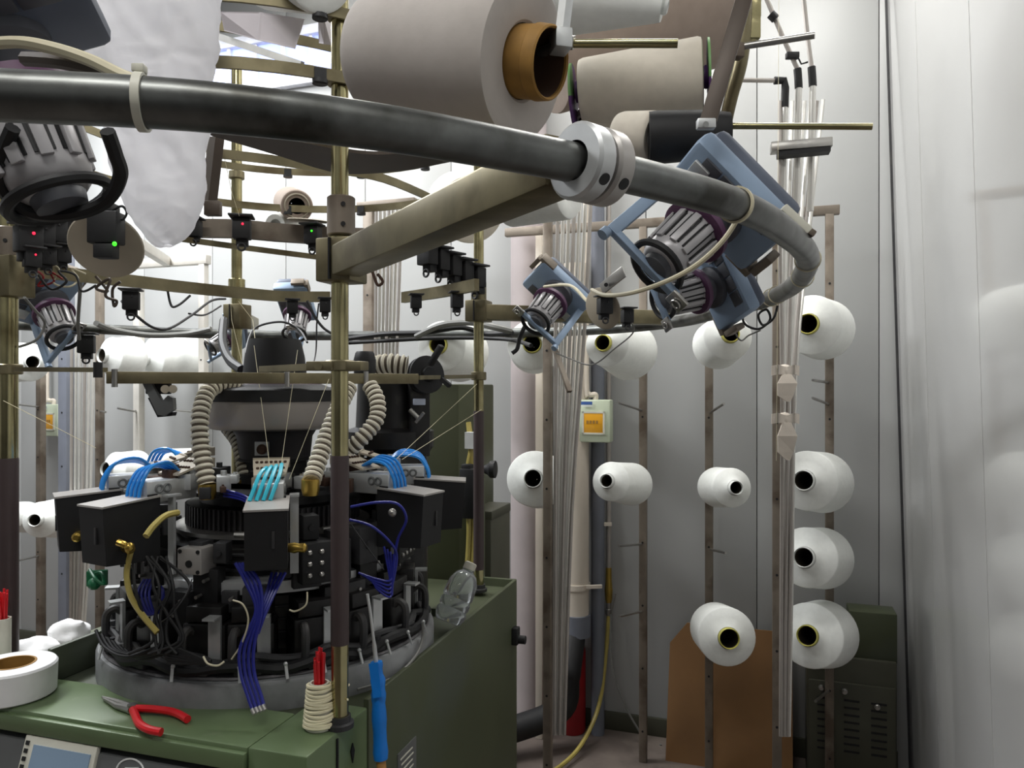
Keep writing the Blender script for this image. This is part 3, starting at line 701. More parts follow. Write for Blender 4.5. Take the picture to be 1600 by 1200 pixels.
hose([P(545, 605, 1.6), P(528, 640, 1.55), P(508, 690, 1.50), P(492, 735, 1.46), P(487, 752, 1.44)], .0165)
hose([P(578, 603, 1.68), P(589, 625, 1.66), P(588, 655, 1.64), P(565, 685, 1.62), P(545, 702, 1.62)], .0165)
hose([P(586, 572, 1.85), P(610, 569, 1.84), P(636, 572, 1.84)], .024)
for x, y, d in ((324, 766, 1.5), (485, 760, 1.44), (385, 756, 1.7)):
    part('hose_nozzle', G().lathe(P(x, y+14, d), up, [(0, .014), (.012, .017), (.03, .017)], 16), 'brass')
# loose wires, tubes -----------------------------------------------------------
def wire(name, pts, r, m, par=None, n=7): return part(name, G().tube(spline([P(*p) for p in pts], n), r, 7), m, par)
for k in range(4):
    o = 7*k
    wire('blue_cable', [(368+o*.7, 880, 1.36), (384+o, 910, 1.35), (400+o*.4, 955, 1.345), (376+o, 1010, 1.34), (376+o, 1050, 1.335), (388+o, 1090, 1.32), (396+o*.8, 1112-k*2, 1.31)], .0032, 'navy')
    part('cable_tip', G().cyl(P(394+o*.8, 1108-2*k, 1.312), P(398+o*.8, 1116-2*k, 1.306), .0038, n=8), 'steel')
    wire('blue_cable', [(425+o, 895, 1.4), (415+o*.6, 930, 1.37), (402+o*.5, 965, 1.35), (395+o*.4, 990, 1.345)], .0028, 'navy')
wire('blue_cable', [(548, 792, 1.42), (590, 785, 1.42), (622, 788, 1.42), (635, 812, 1.43), (622, 842, 1.45), (616, 880, 1.46), (612, 930, 1.46)], .0026, 'navy')
wire('blue_cable', [(546, 812, 1.42), (580, 822, 1.42), (610, 848, 1.44), (620, 872, 1.46), (612, 920, 1.46)], .0026, 'navy')
for k in range(5): wire('blue_cable', [(560+6*k, 895+3*k, 1.45), (590, 905+4*k, 1.45), (612, 905+6*k, 1.46), (620-5*k, 870-4*k, 1.47)], .0022, 'navy')
for k in range(4): wire('blue_cable', [(225+5*k, 905, 1.44), (215+6*k, 930, 1.42), (232+4*k, 960, 1.42), (255, 945-6*k, 1.42), (250, 915, 1.43)], .0024, 'navy')
for k in range(3): wire('blue_cable', [(350, 765+5*k, 1.5), (375, 772+4*k, 1.46), (392, 780+4*k, 1.42)], .0024, 'navy')
wire('yellow_hose', [(278, 801, 1.44), (258, 806, 1.41), (240, 822, 1.38), (228, 838, 1.36)], .006, 'yellow_hose')
wire('yellow_hose', [(204, 862, 1.4), (198, 895, 1.4), (204, 930, 1.39), (222, 960, 1.38), (246, 988, 1.37)], .0055, 'yellow_hose')
part('brass_elbow', G().tube(spline([P(184, 847, 1.36), P(194, 851, 1.36), P(201, 856, 1.37)], 4), .006, 10).ball(P(202, 855, 1.36), .009), 'brass')
for k in range(7):
    x = 205+rnd.random()*60; wire('black_cable', [(x-5, 870, 1.42), (x-12+9*k, 915, 1.39), (x+10, 960, 1.38), (x+30-4*k, 1000, 1.37), (x-20+7*k, 1022, 1.36)], .003, 'black')
for k in range(7): wire('black_cable', [(150+9*k, 985+6*k, 1.44), (165+10*k, 1012+3*k, 1.41), (200+14*k, 1026-2*k, 1.38), (262, 1010+4*k, 1.37), (330, 1030+rnd.random()*8, 1.35)], .0032, 'black')
wire('green_wire', [(140, 890, 1.42), (150, 905, 1.4), (162, 912, 1.4), (158, 895, 1.42), (142, 900, 1.42)], .003, 'pcb_green')
part('terminal_board', G().box(P(152, 903, 1.44), (.035, .01, .028), .3, .001).ball(P(147, 912, 1.43), .012, 8), 'pcb_green')
wire('white_wire', [(364, 938, 1.34), (380, 945, 1.33), (388, 970, 1.33), (378, 1005, 1.34), (362, 1030, 1.35)], .0016, 'cable_cream')
wire('white_wire', [(318, 1026, 1.32), (325, 1037, 1.31), (340, 1040, 1.31), (350, 1034, 1.32)], .0018, 'cable_cream')
wire('white_wire', [(480, 925, 1.38), (478, 945, 1.37), (462, 955, 1.37), (452, 953, 1.37)], .0016, 'cable_cream')
wire('thin_wire', [(300, 905, 1.4), (290, 930, 1.37), (270, 958, 1.36), (252, 972, 1.37)], .0012, 'black_soft')
wire('thin_wire', [(548, 818, 1.42), (570, 850, 1.42), (600, 890, 1.43)], .0012, 'black_soft')
part('glass_bulb', G().ball(P(613, 801, 1.42), .008, 12), 'steel')
# ---------------------------------------------------------------- creel frame over the machine
PO = {'C': (531, 1.32, .0148), 'L': (13, 1.6, .0185), 'R': (748, 2.2, .0145), 'B': (370, 2.45, .0165)}
def zy(y, d): return CZ-(y-HY)/F*d
cf = thing('yarn_creel', 'zinc plated creel frame with four poles, big tube hoop and flat bar rings', 'frame', (MC.x, MC.y, TZ))
def cpart(name, g, m, par=None, **k): return obj(name, g, m, par or cf, **k)
for k, (px, d, pr) in PO.items():
    x = (px-800)/F*d
    pole = cpart('pole', G().cyl((x, d, TZ-.001), (x, d, 2.6), pr, n=24), 'zinc')
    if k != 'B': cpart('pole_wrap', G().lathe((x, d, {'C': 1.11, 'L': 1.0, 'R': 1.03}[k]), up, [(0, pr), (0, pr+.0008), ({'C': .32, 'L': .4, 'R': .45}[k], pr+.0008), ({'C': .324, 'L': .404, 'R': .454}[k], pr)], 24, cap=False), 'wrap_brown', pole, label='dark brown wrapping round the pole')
    cpart('pole_foot', G().lathe((x, d, TZ), up, [(0, .024), (.008, .024), (.01, .019), (.02, .0186)], 24), 'black_soft', pole)
HZ = 1.76
def hp(px, py): d = (HZ-CZ)*F/(HY-py); return V(((px-800)/F*d, d, HZ))
hpts = [hp(*q) for q in ((0, 149), (225, 160), (400, 175), (600, 200), (800, 235), (1000, 277), (1150, 320), (1226, 362), (1262, 405), (1240, 446), (1190, 471), (1125, 487), (1050, 504), (900, 517))]
hpts += [V((x, y, HZ)) for x, y in ((-.33, 3.04), (-.95, 3.08), (-1.5, 2.72), (-1.9, 2.1), (-1.95, 1.45), (-1.62, .86), (-1.08, .56), (-.7, .51))]
hoop = cpart('hoop_tube', G().tube(spline(hpts, 8, True), .0185, 20, closed=True), 'tube_steel')
# clamp on the hoop at the end of the near arm
cc_ = hp(925, 258); tdir = (hp(940, 262)-hp(910, 254)).normalized()
for s, m in ((-.0135, 'cast'), (.0125, 'drum_grey')):
    k = cpart('hoop_clamp', G().lathe(cc_+tdir*(s-.011), tdir, [(0, .0185), (0, .033), (.003, .036), (.019, .036), (.022, .033), (.022, .0185)], 32, cap=False), m)
    q = V((0, 0, -1)); sd = tdir.cross(q).normalized(); sd = sd if sd.y < 0 else -sd
    dr_ = (sd*.8+q*.6).normalized()
    cpart('clamp_screw', G().cyl(cc_+tdir*s+dr_*.033, cc_+tdir*s+dr_*.0365, .0058, n=14), 'black', k)
# arms and blocks
def arm(p, q, w_): return cpart('arm', G().bar(p, q, w_, w_, bev=.004), 'zinc_dull')
arm(P(541, 408, 1.29), P(886, 254, .745), .051)
arm(P(755, 488, 2.19), P(1043, 497, 2.42), .044)
arm(P(20, 437, 1.6), P(-160, 415, 1.5), .044)
arm(P(372, 497, 2.46), P(395, 506, 2.95), .044)
for px, y0, y1, d, wd in ((534, 375, 442, 1.32, .066), (16, 402, 465, 1.6, .068), (748, 470, 503, 2.2, .062), (371, 476, 514, 2.45, .062)):
    x = (px-800)/F*d; b = cpart('pole_block', G().box((x, d, (zy(y0, d)+zy(y1, d))/2), (wd, .062, zy(y0, d)-zy(y1, d)), TANG, .003), 'zinc_dull')
    cpart('block_slit', G().box((x-wd*.2, d-.034, (zy(y0, d)+zy(y1, d))/2), (.003, .006, zy(y0, d)-zy(y1, d)-.004), TANG), 'black', b)
def collar(px, d, y0, y1, r, m='zinc_dull', holes=0):
    x = (px-800)/F*d; z0, z1 = zy(y1, d), zy(y0, d)
    c = cpart('pole_collar', G().lathe((x, d, z0), up, [(0, r*.9), (.002, r), (z1-z0-.002, r), (z1-z0, r*.9)], 28), m)
    for h in range(holes):
        hz = z0+(z1-z0)*(h+.5)/holes
        cpart('set_screw', G().cyl((x+.008, d-r*.93, hz), (x+.009, d-r*1.02, hz), .004, n=10), 'black', c)
collar(533, 1.32, 308, 369, .0238, 'rack_steel', 2); collar(533, 1.32, 371, 386, .0236, 'zinc', 1)
collar(14, 1.6, 356, 402, .026, 'rack_steel', 1)
collar(531, 1.32, 22, 33, .022); collar(531, 1.32, 118, 134, .023); collar(531, 1.32, 563, 580, .026, 'zinc_dull')
collar(13, 1.6, 569, 585, .027); collar(748, 2.2, 581, 594, .022); collar(748, 2.2, 440, 470, .022, 'zinc_dull')
collar(370, 2.45, 268, 280, .024); collar(370, 2.45, 436, 462, .026, 'zinc')
for a in ((500, 562, 1.3), (540, 565, 1.3)): pass
cpart('clamp_ear', G().box(P(505, 572, 1.31), (.05, .03, .016), TANG, .002).cyl(P(497, 572, 1.3), P(497, 572, 1.29), .007), 'zinc_dull')
cpart('clamp_ear', G().box(P(556, 572, 1.31), (.035, .03, .016), TANG, .002), 'zinc_dull')
# flat bar rings
def flat(pts, h, t=.005, m='zinc_dull', name='flat_bar'): return cpart(name, G().ribbon(pts, t, h), m)
for z, h in ((CZ+.634, .019), (CZ+.526, .02)):
    flat(spline([er(a, .515, z) for a in range(0, 360, 12)], 2, True), h) if False else cpart('flat_ring', G().ribbon([er(a, .515, z) for a in range(0, 360, 6)], .005, h, closed=True), 'zinc_dull')
    for k in range(14):
        a = -64+24*k; q = er(a, .515, z-h/2)
        cpart('ring_clip', G().box(q+V((0, 0, .004)), (.012, .02, h+.006), A0+math.radians(a)).cyl(q+V((0, 0, -.008)), q+V((0, 0, -.001)), .013, n=14), 'black_soft')
def level(z, pts): return spline([V(((x-800)/F*(z*F/(HY-y)), z*F/(HY-y), CZ+z)) for x, y in pts], 6)
flat(level(.5, [(322, 238), (420, 249), (500, 262), (600, 279), (700, 322)]), .02)
flat(level(.78, [(340, 40), (465, 62), (552, 82), (640, 106)]), .022)
flat(level(.4, [(283, 357), (370, 358), (440, 364), (520, 369), (610, 372)]), .045, .02, 'rack_steel')
flat(level(.36, [(268, 371), (330, 380), (420, 392), (506, 403)]), .014)
flat(level(.245, [(60, 424), (185, 437), (280, 448), (370, 457), (440, 463), (516, 464)]), .028, .012)
flat(level(.255, [(630, 465), (690, 456), (745, 445)]), .03, .014)
cpart('drip_tray', G().strip(level(.42, [(326, 196), (440, 217), (500, 228), (560, 240), (620, 240), (700, 226), (745, 232)]), level(.42, [(326, 211), (430, 242), (500, 264), (545, 272), (620, 268), (700, 254), (745, 243)]), V((0, 0, .006))), 'shelf_brown')
cpart('strut', G().bar(P(338, 56, 1.7), P(472, 102, 1.5), .008, .014), 'steel')
cpart('hanger', G().bar(P(338, 215, 1.6), P(326, 322, 1.62), .02, .03).box(P(333, 326, 1.6), (.032, .02, .03), 0, .002), 'shelf_brown')
# lower frame bar
fa, fb = P(166, 590, 1.45), P(652, 592, 1.75)
cpart('frame_bar', G().bar(fa, fb, .016, .023, bev=.001), 'zinc_dull')
for px in (428, 180, 560):
    q = fa.lerp(fb, (px-166)/486); cpart('bar_bolt', G().cyl(q+V((0, -.009, -.018)), q+V((0, -.009, .016)), .0055, n=10), 'steel')
cpart('link_bar', G().bar(P(26, 577, 1.58), P(164, 578, 1.47), .012, .009), 'zinc_dull'); cpart('link_bolt', G().cyl(P(153, 566, 1.44), P(153, 590, 1.44), .008, n=12), 'black')
cpart('link_bar', G().bar(P(412, 577, 1.5), P(500, 573, 1.32), .02, .012), 'zinc_dull')
cpart('link_bar', G().bar(P(654, 590, 1.78), P(744, 588, 2.19), .008, .01), 'zinc_dull')
# hoop ties and lever
HS = spline(hpts, 8, True)
def htan(p):
    i = min(range(len(HS)), key=lambda k: (HS[k]-p).length); return (HS[(i+1) % len(HS)]-HS[i-1]).normalized()
tie = lambda px, py, m='bezel', w_=.006: cpart('cable_tie', G().lathe(hp(px, py)-htan(hp(px, py))*w_/2, htan(hp(px, py)), [(0, .019), (0, .0212), (w_, .0212), (w_, .019)], 28, closed=True), m)
tie(222, 160); tie(1150, 320, 'cable_cream', .005)
cpart('tie_head', G().box(hp(222, 160)+V((0, -.004, .023)), (.009, .008, .006), 0, .001), 'bezel')
for q in ((1262, 405), (1254, 432), (1205, 465), (1190, 471), (1215, 460)): tie(*q, 'cable_cream', .003)
cpart('hoop_lever', G().box(P(1243, 343, 1.08), (.05, .014, .012), Matrix.Rotation(.75, 3, 'Y'), .002), 'bezel'); cpart('hoop_lever', G().box(P(1255, 357, 1.1), (.035, .018, .01), Matrix.Rotation(.6, 3, 'Y'), .002), 'rack_steel')
# ---------------------------------------------------------------- yarn feeders
def make_feeder(label):
    t = thing('yarn_feeder', label, 'yarn feeder', (0, 0, 0), 'yarn feeders')
    hz = obj('housing', G().box((-.02, .002, .002), (.04, .195, .135), None, .011), 'feeder_blue', t)
    obj('back_cover', G().box((-.052, .002, .004), (.034, .178, .12), None, .014), 'feeder_slate', t)
    obj('seam_line', G().box((-.0385, .002, .002), (.002, .182, .122)), 'black', hz)
    for k in range(4): obj('button_panel', G().box((.0008, -.05+.036*k, .045), (.004, .033, .03), None, .001), 'feeder_grey', hz)
    obj('tab', G().box((.004, -.062, .03), (.006, .03, .03), None, .002), 'cast', hz)
    obj('hub', G().lathe((0, 0, -.012), (1, 0, 0), [(0, .05), (.012, .05), (.02, .036), (.05, .034)], 28), 'feeder_grey', t)
    obj('flange', G().lathe((.044, 0, -.012), (1, 0, 0), [(0, .049), (.002, .0545), (.012, .0545), (.014, .049)], 36), 'purple', t)
    sp = obj('spool', G().lathe((.056, 0, -.012), (1, 0, 0), [(0, .041), (.07, .037), (.082, .034), (.09, .026), (.094, .012)], 32), 'spool_grey', t)
    gr, gb = G(), G()
    for k in range(10):
        a = 2*PI*k/10; q = lambda x, r, da=0: V((x, r*math.cos(a+da), r*math.sin(a+da)-.012))
        gr.bar(q(.06, .0435), q(.125, .0395), .011, .005, q(0, 1), .001)
        for s in (-.19, .19): gb.bar(q(.064, .0412, s), q(.12, .0378, s), .003, .002, q(0, 1))
        gb.bar(q(.062, .0424, -.19), q(.062, .0424, .19), .003, .0024, q(0, 1))
    obj('rib', gr, 'spool_grey', sp); obj('slot', gb, 'black', sp)
    obj('nose_ring', G().torus((.15, 0, -.012), (1, 0, 0), .043, .0055, 32, 8), 'black', t)
    obj('nose_cap', G().lathe((.138, 0, -.012), (1, 0, 0), [(0, .02), (.01, .024), (.02, .022), (.024, .01)], 20), 'feeder_grey', t)
    fr = obj('frame_arm', G().bar((-.02, -.085, -.02), (.165, -.085, -.014), .02, .016, bev=.003).bar((.16, -.094, -.014), (.16, .052, -.014), .012, .014, bev=.002).cyl((.168, -.09, -.014), (.18, -.09, -.014), .009), 'feeder_blue', t)
    obj('guide_plate', G().box((.166, .058, -.014), (.006, .03, .03), None, .002).torus((.172, .06, -.014), (1, 0, 0), .007, .002, 14, 6), 'steel', fr)
    obj('mount_bracket', G().box((-.02, .085, -.062), (.03, .05, .014), None, .002).box((-.02, .112, -.03), (.026, .014, .05), None, .002), 'rack_steel', t)
    return t
U, Vv = V((-.68, -.40, -.62)), V((.62, -.055, -.70))
fd = make_feeder('large blue grey yarn feeder hanging from hoop at right, big ribbed spool')
place(fd, P(1122, 328, 1.2), axes(U, Vv))
dup(fd, 'smaller blue yarn feeder below the large one, small ribbed spool', P(1118, 445, 1.36), axes(V((-.88, -.4, -.26)), V((.34, -.2, -.9))), .74)
lf = dup(fd, 'dark blurred yarn feeder in the upper left corner by the hoop', P(-22, 62, .82), axes(V((.40, .02, -.92)), V((.86, .25, .37))), 1.2)
for o in [o for o in list(C.objects) if o.parent and (o.parent == lf or o.parent.parent == lf) and o.name.split('.')[0] in ('frame_arm', 'guide_plate', 'mount_bracket')]: bpy.data.objects.remove(o)
for o in [o for o in list(C.objects) if o.parent == lf]:
    if o.name.split('.')[0] == 'housing': o.data = o.data.copy(); o.data.materials[0] = MT['feeder_slate']
dup(fd, 'pale yarn feeder on hoop left of the right feeders', P(868, 462, 2.22), axes(V((-.45, -.6, -.6)), V((-.5, .1, .8))), .95)
dup(fd, 'yarn feeder with purple flange right of the left pole', P(70, 470, 1.95), axes(V((.55, -.45, -.7)), V((.6, -.2, .5))), .9)
dup(fd, 'pale blue yarn feeder seen end on above the black cup', P(462, 478, 2.75), axes(V((.05, -.6, -.8)), V((.0, -.8, .6))), .9)
dup(fd, 'ribbed yarn feeder beside the left rear pole, cables draped', P(362, 520, 2.6), axes(V((-.55, -.55, -.5)), V((.5, -.2, .8))), .62)
# ---------------------------------------------------------------- yarn sensors
def make_sensor(label, led='led_red'):
    t = thing('yarn_sensor', label, 'sensor', (0, 0, 0), 'yarn sensors')
    obj('case', G().box((0, 0, 0), (.034, .026, .04), None, .002).box((0, .006, -.026), (.022, .018, .014), None, .001), 'black', t)
    obj('top_plate', G().box((0, -.004, .024), (.046, .044, .004), None, .001), 'black_soft', t)
    obj('light', G().ball((.003, -.013, .008), .0024, 8), led, t)
    obj('eyelet', G().torus((0, -.004, -.036), (0, 1, 0), .007, .0022, 14, 6), 'black_soft', t)
    return t
s0 = make_sensor('black yarn sensor with red light on the bar right of the hanging bag'); place(s0, P(303, 357, 1.88))
sd = make_sensor('small black yarn sensor under the bar above the black cup', 'black_soft'); place(sd, P(457, 480, 1.95), rotz(.3), .8)
s1 = make_sensor('big black yarn sensor with red light on the left rear pole'); place(s1, P(378, 358, 1.9), rotz(.2), 1.25)
s2 = make_sensor('black yarn sensor with green light under a thin disc, left of the centre pole', 'led_green'); place(s2, P(489, 368, 1.93), rotz(-.2), 1.1)
LB = ['nearest the left pole', 'second from the left pole', 'third from the left pole', 'fourth from the left pole', 'fifth from the left pole, behind the round disc']
for k in range(5):
    dup(s0 if k in (0, 4) else sd, 'black yarn sensor of the left row, '+LB[k], P(44+20*k, 374-7*k, 1.5+.07*k), rotz(.9), 1.3)
for k in range(3):
    dup(s0 if k == 0 else sd, 'black yarn sensor under the left row, '+('leftmost', 'middle one', 'right one')[k], P(50+24*k, 404-3*k, 1.5+.07*k), rotz(.9), .85)
RB = ['farthest from the right rear pole', 'second of five along the dark row', 'middle one of five', 'fourth of five', 'nearest the right rear pole']
for k in range(5):
    dup(sd, 'black yarn sensor right of centre pole, '+RB[k], P(668+19*k, 398+9*k, 2.0+.03*k), rotz(-.7), 1.35)
for x, y, d, sc_, l in ((508, 478, 1.96, .8, 'small black yarn sensor at bar end by the centre pole'), (650, 472, 1.97, .8, 'small black yarn sensor hanging at the left end of short bar'), (714, 470, 1.98, .9, 'small black yarn sensor under the short bar near right rear pole'), (135, 538, 1.9, 1.1, 'black yarn sensor hanging under the left feeder'), (945, 478, 1.5, .8, 'black yarn sensor in front of the tan disc at right'), (980, 494, 1.62, .7, 'black yarn sensor under the arm right of the tan disc'), (205, 470, 1.7, 1.0, 'black yarn sensor under bar beside brown coil, left')):
    dup(sd, l, P(x, y, d), rotz(.3), sc_)
dc = P(166, 384, 1.24)
th = thing('sensor_disc', 'round grey disc with black sensor and green light, left of the bag', 'disc', dc)
nrm = V((.15, -.76, -.55)).normalized()
obj('disc', G().lathe(dc, nrm, [(-.002, .0555), (0, .0572), (.002, .0555)], 44), 'disc_tan', th)
R_ = axes(V((1, 0, 0)), V((0, .9, .3)))
obj('sensor_case', G().box(P(166, 357, 1.2), (.047, .03, .05), None, .003).box(P(166, 393, 1.195), (.031, .022, .022), None, .002).box(P(166, 328, 1.22), (.03, .03, .02), None, .002), 'black', th)
obj('light', G().ball(P(179, 381, 1.178), .0035, 8), 'led_green', th)
obj('cable', G().tube(spline([P(175, 330, 1.21), P(190, 322, 1.2), P(198, 332, 1.2), P(192, 343, 1.2), P(182, 340, 1.2)], 5), .002, 6), 'black', th)
tag(obj('thin_disc', G().lathe(P(482, 345, 1.95), V((.06, -.12, 1)), [(-.0015, .052), (0, .055), (.0015, .052)], 36), 'disc_tan'), 'thin flat yarn disc seen edge on above the green light sensor', 'disc')
tag(obj('tan_disc', G().lathe(P(942, 482, 1.53), V((-.62, -.6, -.3)), [(-.0015, .04), (0, .043), (.0015, .04)], 36), 'disc_tan'), 'tan yarn disc standing on edge below the right feeder', 'disc')
th = thing('guide_bracket', 'perforated steel bracket arm above the tan disc', 'bracket', P(955, 437, 1.45))
obj('plate', G().bar(P(940, 452, 1.47), P(975, 424, 1.42), .022, .004, V((0, -1, .3)), .001), 'steel', th)
for x, y in ((947, 445), (965, 431)): obj('hole', G().cyl(P(x, y, 1.452), P(x, y, 1.436), .004, n=8), 'black', th)
# ---------------------------------------------------------------- big cones on the upper creel
UG = 'yarn cones on the upper creel'
def cone(label, a, b, ra, rb, m, core=None, cr=.03, co_=.03, edge=.008):
    a, b = V(a), V(b); ax = (b-a); L = ax.length
    t = thing('yarn_cone', label, 'yarn cone', (a+b)/2, UG)
    obj('yarn_winding', G().lathe(a, ax, [(.006, cr+.001), (.003, ra*.5), (0, ra*.9), (.002, ra-.002), (edge, ra)]+[(edge+(L-2*edge)*k/4, ra+(rb-ra)*k/4) for k in range(1, 5)]+[(L, rb-.003), (L+.001, rb*.9), (L-.004, cr+.001)], 56, cap=False), m, t)
    if core:
        obj('core_tube', G().lathe(a, ax, [(-co_, cr-.004), (-co_-.002, cr-.002), (-co_, cr), (-co_*.55, cr+.0015), (-co_*.5, cr), (L+.01, cr), (L+.01, cr-.004)], 36, closed=True), core, t)
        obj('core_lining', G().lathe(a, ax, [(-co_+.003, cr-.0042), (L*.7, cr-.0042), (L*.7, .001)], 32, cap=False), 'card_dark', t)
    return t
f1, f0 = P(822, 97, .93), P(597, 88, 1.045)
cone('huge white yarn cone with brown card core above the hoop', f1, f0, .094, .082, 'yarn_shaded', 'card_brown', .0425, .034)
cone('cream yarn cone with purple and green flanges right of the huge cone', P(1098, 121, 1.42), P(908, 143, 1.47), .071, .059, 'yarn_cream', 'violet', .02, .008)
cone('pale yarn cone at top edge with small white core tip', P(1036, 10, 1.22), P(850, -16, 1.26), .026, .075, 'yarn', 'core_white', .012, .006)
cone('large taupe yarn cone in shade behind the cream cone', P(1120, -8, 1.72), P(845, 80, 1.62), .15, .132, 'yarn_taupe', 'card_brown', .03, .004)  # shade on this cone is put into its taupe colour
th = cone('small cream yarn cone with black conical core above the hoop clamp', P(1024, 214, 1.3), P(968, 207, 1.34), .042, .036, 'yarn_cream', None, .02)
obj('black_cone_core', G().lathe(P(1012, 216, 1.3), V((1, -.12, .02)), [(0, .03), (.002, .043), (.02, .0435), (.1, .04), (.135, .034), (.136, .01)], 36), 'black', th)
cone('pale yarn cone peeping out left of the black core', P(908, 190, 1.5), P(965, 200, 1.54), .03, .036, 'yarn_cream', 'core_white', .012, .004)
cone('hollow tan yarn cone with dark opening behind the left bars', P(464, 322, 2.25), P(452, 316, 2.5), .047, .05, 'yarn_taupe', 'disc_tan', .036, .002)
cone('white yarn cone lower behind the left sensor bar', P(430, 352, 2.3), P(470, 348, 2.45), .036, .045, 'yarn')
cone('round pale yarn cone with dark core behind the near arm', P(736, 328, 2.3), P(716, 318, 2.52), .1, .104, 'yarn_cream', 'card_brown', .03, .004)
cone('white yarn cone under the near arm by the hoop clamp', P(890, 294, 2.0), P(796, 304, 2.1), .08, .088, 'yarn')
cone('white yarn cone cut by the top edge left of centre pole', P(500, -42, 1.25), P(420, -46, 1.4), .062, .066, 'yarn')
for x, y, d, a in ((894, 150, 1.47, 0), (1106, 121, 1.413, 1)):
    c = P(x, y, d); dirv = (P(1098, 121, 1.42)-P(908, 143, 1.47)).normalized(); Rr = frame(dirv); rr = .068 if a else .058
    th = thing('cone_flange', ('purple and green flange at the left end of the cream cone', 'purple and green flange at the right end of the cream cone')[a], 'flange', c, 'flanges of the cream cone')
    for nm, t0, t1, m in (('purple_sector', 200, 470, 'violet'), ('green_sector', 110, 200, 'leaf_green')):
        n = 20; pts = [c+Rr @ V((0, rr*math.cos(math.radians(t0+(t1-t0)*k/n)), rr*math.sin(math.radians(t0+(t1-t0)*k/n)))) for k in range(n+1)]+[c]
        obj(nm, G().prism(pts, dirv*.004), m, th)
# pins, rods and straps holding the cones
th = thing('cone_holder', 'silver hanging rod with hex block and brass pin beside the huge cone', 'cone holder', P(878, 60, .92))
obj('rod', G().cyl(P(888, -30, .93), P(878, 54, .92), .0098, n=6), 'cast', th)
obj('hex_block', G().box(P(876, 65, .92), (.021, .03, .024), .25, .002), 'cast', th); obj('nut', G().cyl(P(890, 66, .918), P(897, 67, .917), .009, n=6), 'steel', th)
obj('brass_pin', G().cyl(P(895, 68, .92), P(1059, 68, .90), .0052, n=14), 'zinc', th, label='brass pin'); obj('inner_pin', G().cyl(P(872, 70, .92), P(845, 82, .95), .006, n=12), 'steel', th)
th = thing('hanger_strap', 'flat steel strap slanting down to the right feeder', 'strap', P(1135, 90, 1.12))
obj('strap', G().bar(P(1168, -20, 1.13), P(1107, 188, 1.1), .024, .006, V((-.35, -1, 0)), .001), 'shelf_brown', th); obj('strap_edge', G().bar(P(1177, -20, 1.135), P(1118, 186, 1.11), .004, .012, V((-.35, -1, 0))), 'steel', th)
obj('screw', G().box(P(1103, 194, 1.09), (.026, .014, .014), 0, .002).cyl(P(1103, 194, 1.085), P(1103, 194, 1.078), .004), 'cast', th)
th = thing('creel_post', 'curved zinc creel post with bracket at upper right', 'post', P(1150, 90, 1.3))
obj('post_tube', G().tube(spline([P(1164, -20, 1.3), P(1164, 40, 1.3), P(1157, 100, 1.31), P(1143, 150, 1.33), P(1131, 205, 1.35), P(1124, 260, 1.36)], 6), .0115, 14), 'zinc_dull', th)
obj('clamp_plate', G().box(P(1166, 42, 1.31), (.042, .03, .05), 0, .003).box(P(1176, 10, 1.32), (.022, .03, .05), 0, .003), 'zinc', th)
obj('block', G().box(P(1150, 80, 1.27), (.022, .02, .024), .2, .002).cyl(P(1146, 82, 1.262), P(1146, 82, 1.258), .006), 'rack_steel', th); obj('pin', G().cyl(P(1158, 73, 1.27), P(1273, 55, 1.22), .0056, n=12), 'steel', th)
obj('brass_pin', G().cyl(P(1140, 197, 1.3), P(1363, 198, 1.24), .0054, n=12), 'zinc', th, label='long brass pin')
obj('white_cap', G().lathe(P(1132, 100, 1.34), V((-.3, -1, 0)), [(0, .05), (.003, .052), (.006, .05)], 24), 'yarn_cream', th) if False else None
# hanging bag ----------------------------------------------------------------
rows = [(-20, 110, 348), (30, 120, 347), (80, 130, 342), (105, 140, 335), (140, 150, 327), (200, 160, 331), (250, 168, 323), (300, 180, 319), (330, 194, 316), (355, 212, 304), (374, 226, 290), (386, 238, 272)]
bm_ = bmesh.new(); rings = []; n = 84; q = []
for i in range(len(rows)-1):
    for s in range(8):
        t = s/8; q.append([rows[i][j]*(1-t)+rows[i+1][j]*t for j in range(3)])
q.append(rows[-1])
for y, l, r in q:
    c = P((l+r)/2, y, 1.2); hw = (r-l)/2/F*1.2; rg = []
    for j in range(n):
        a = 2*PI*j/n; p = c+V((hw*math.cos(a), hw*.5*math.sin(a), 0))
        k = noise.noise(V((p.x*9, p.y*9, p.z*14)))*.014-abs(noise.noise(V((p.x*22+p.z*16, p.y*14, p.z*9))))*.02-abs(noise.noise(V((p.x*30-p.z*40, p.y*25, p.z*24+p.x*20))))*.011
        p += V((math.cos(a)*k*.35, math.sin(a)*k, 0)); rg.append(bm_.verts.new(p))
    rings.append(rg)
for i in range(len(rings)-1):
    for j in range(n): bm_.faces.new((rings[i][j], rings[i][(j+1) % n], rings[i+1][(j+1) % n], rings[i+1][j]))
bm_.faces.new(rings[0]); bm_.faces.new(rings[-1])
g = G(); g.b.free(); g.b = bm_
tag(obj('plastic_bag', g, 'bag', ang=80), 'crumpled white plastic bag hanging over a cone behind the hoop', 'bag')
# paper sheets
for lab, pts, d in (('white paper sheet hanging from the flat ring, larger', [(344, 18), (476, 30), (461, 76), (350, 48)], 1.34), ('narrow white paper strip beside the centre pole', [(497, 30), (519, 32), (517, 70), (498, 67)], 1.36)):
    g = G(); a = [P(x, y, d+.02*(i % 2)) for i, (x, y) in enumerate(pts)]
    tag(obj('paper_sheet', g.strip([a[0], a[0].lerp(a[1], .5)+V((0, -.012, 0)), a[1]], [a[3], a[3].lerp(a[2], .5)+V((0, -.008, -.004)), a[2]], V((0, .0012, 0))), 'paper'), lab, 'paper')
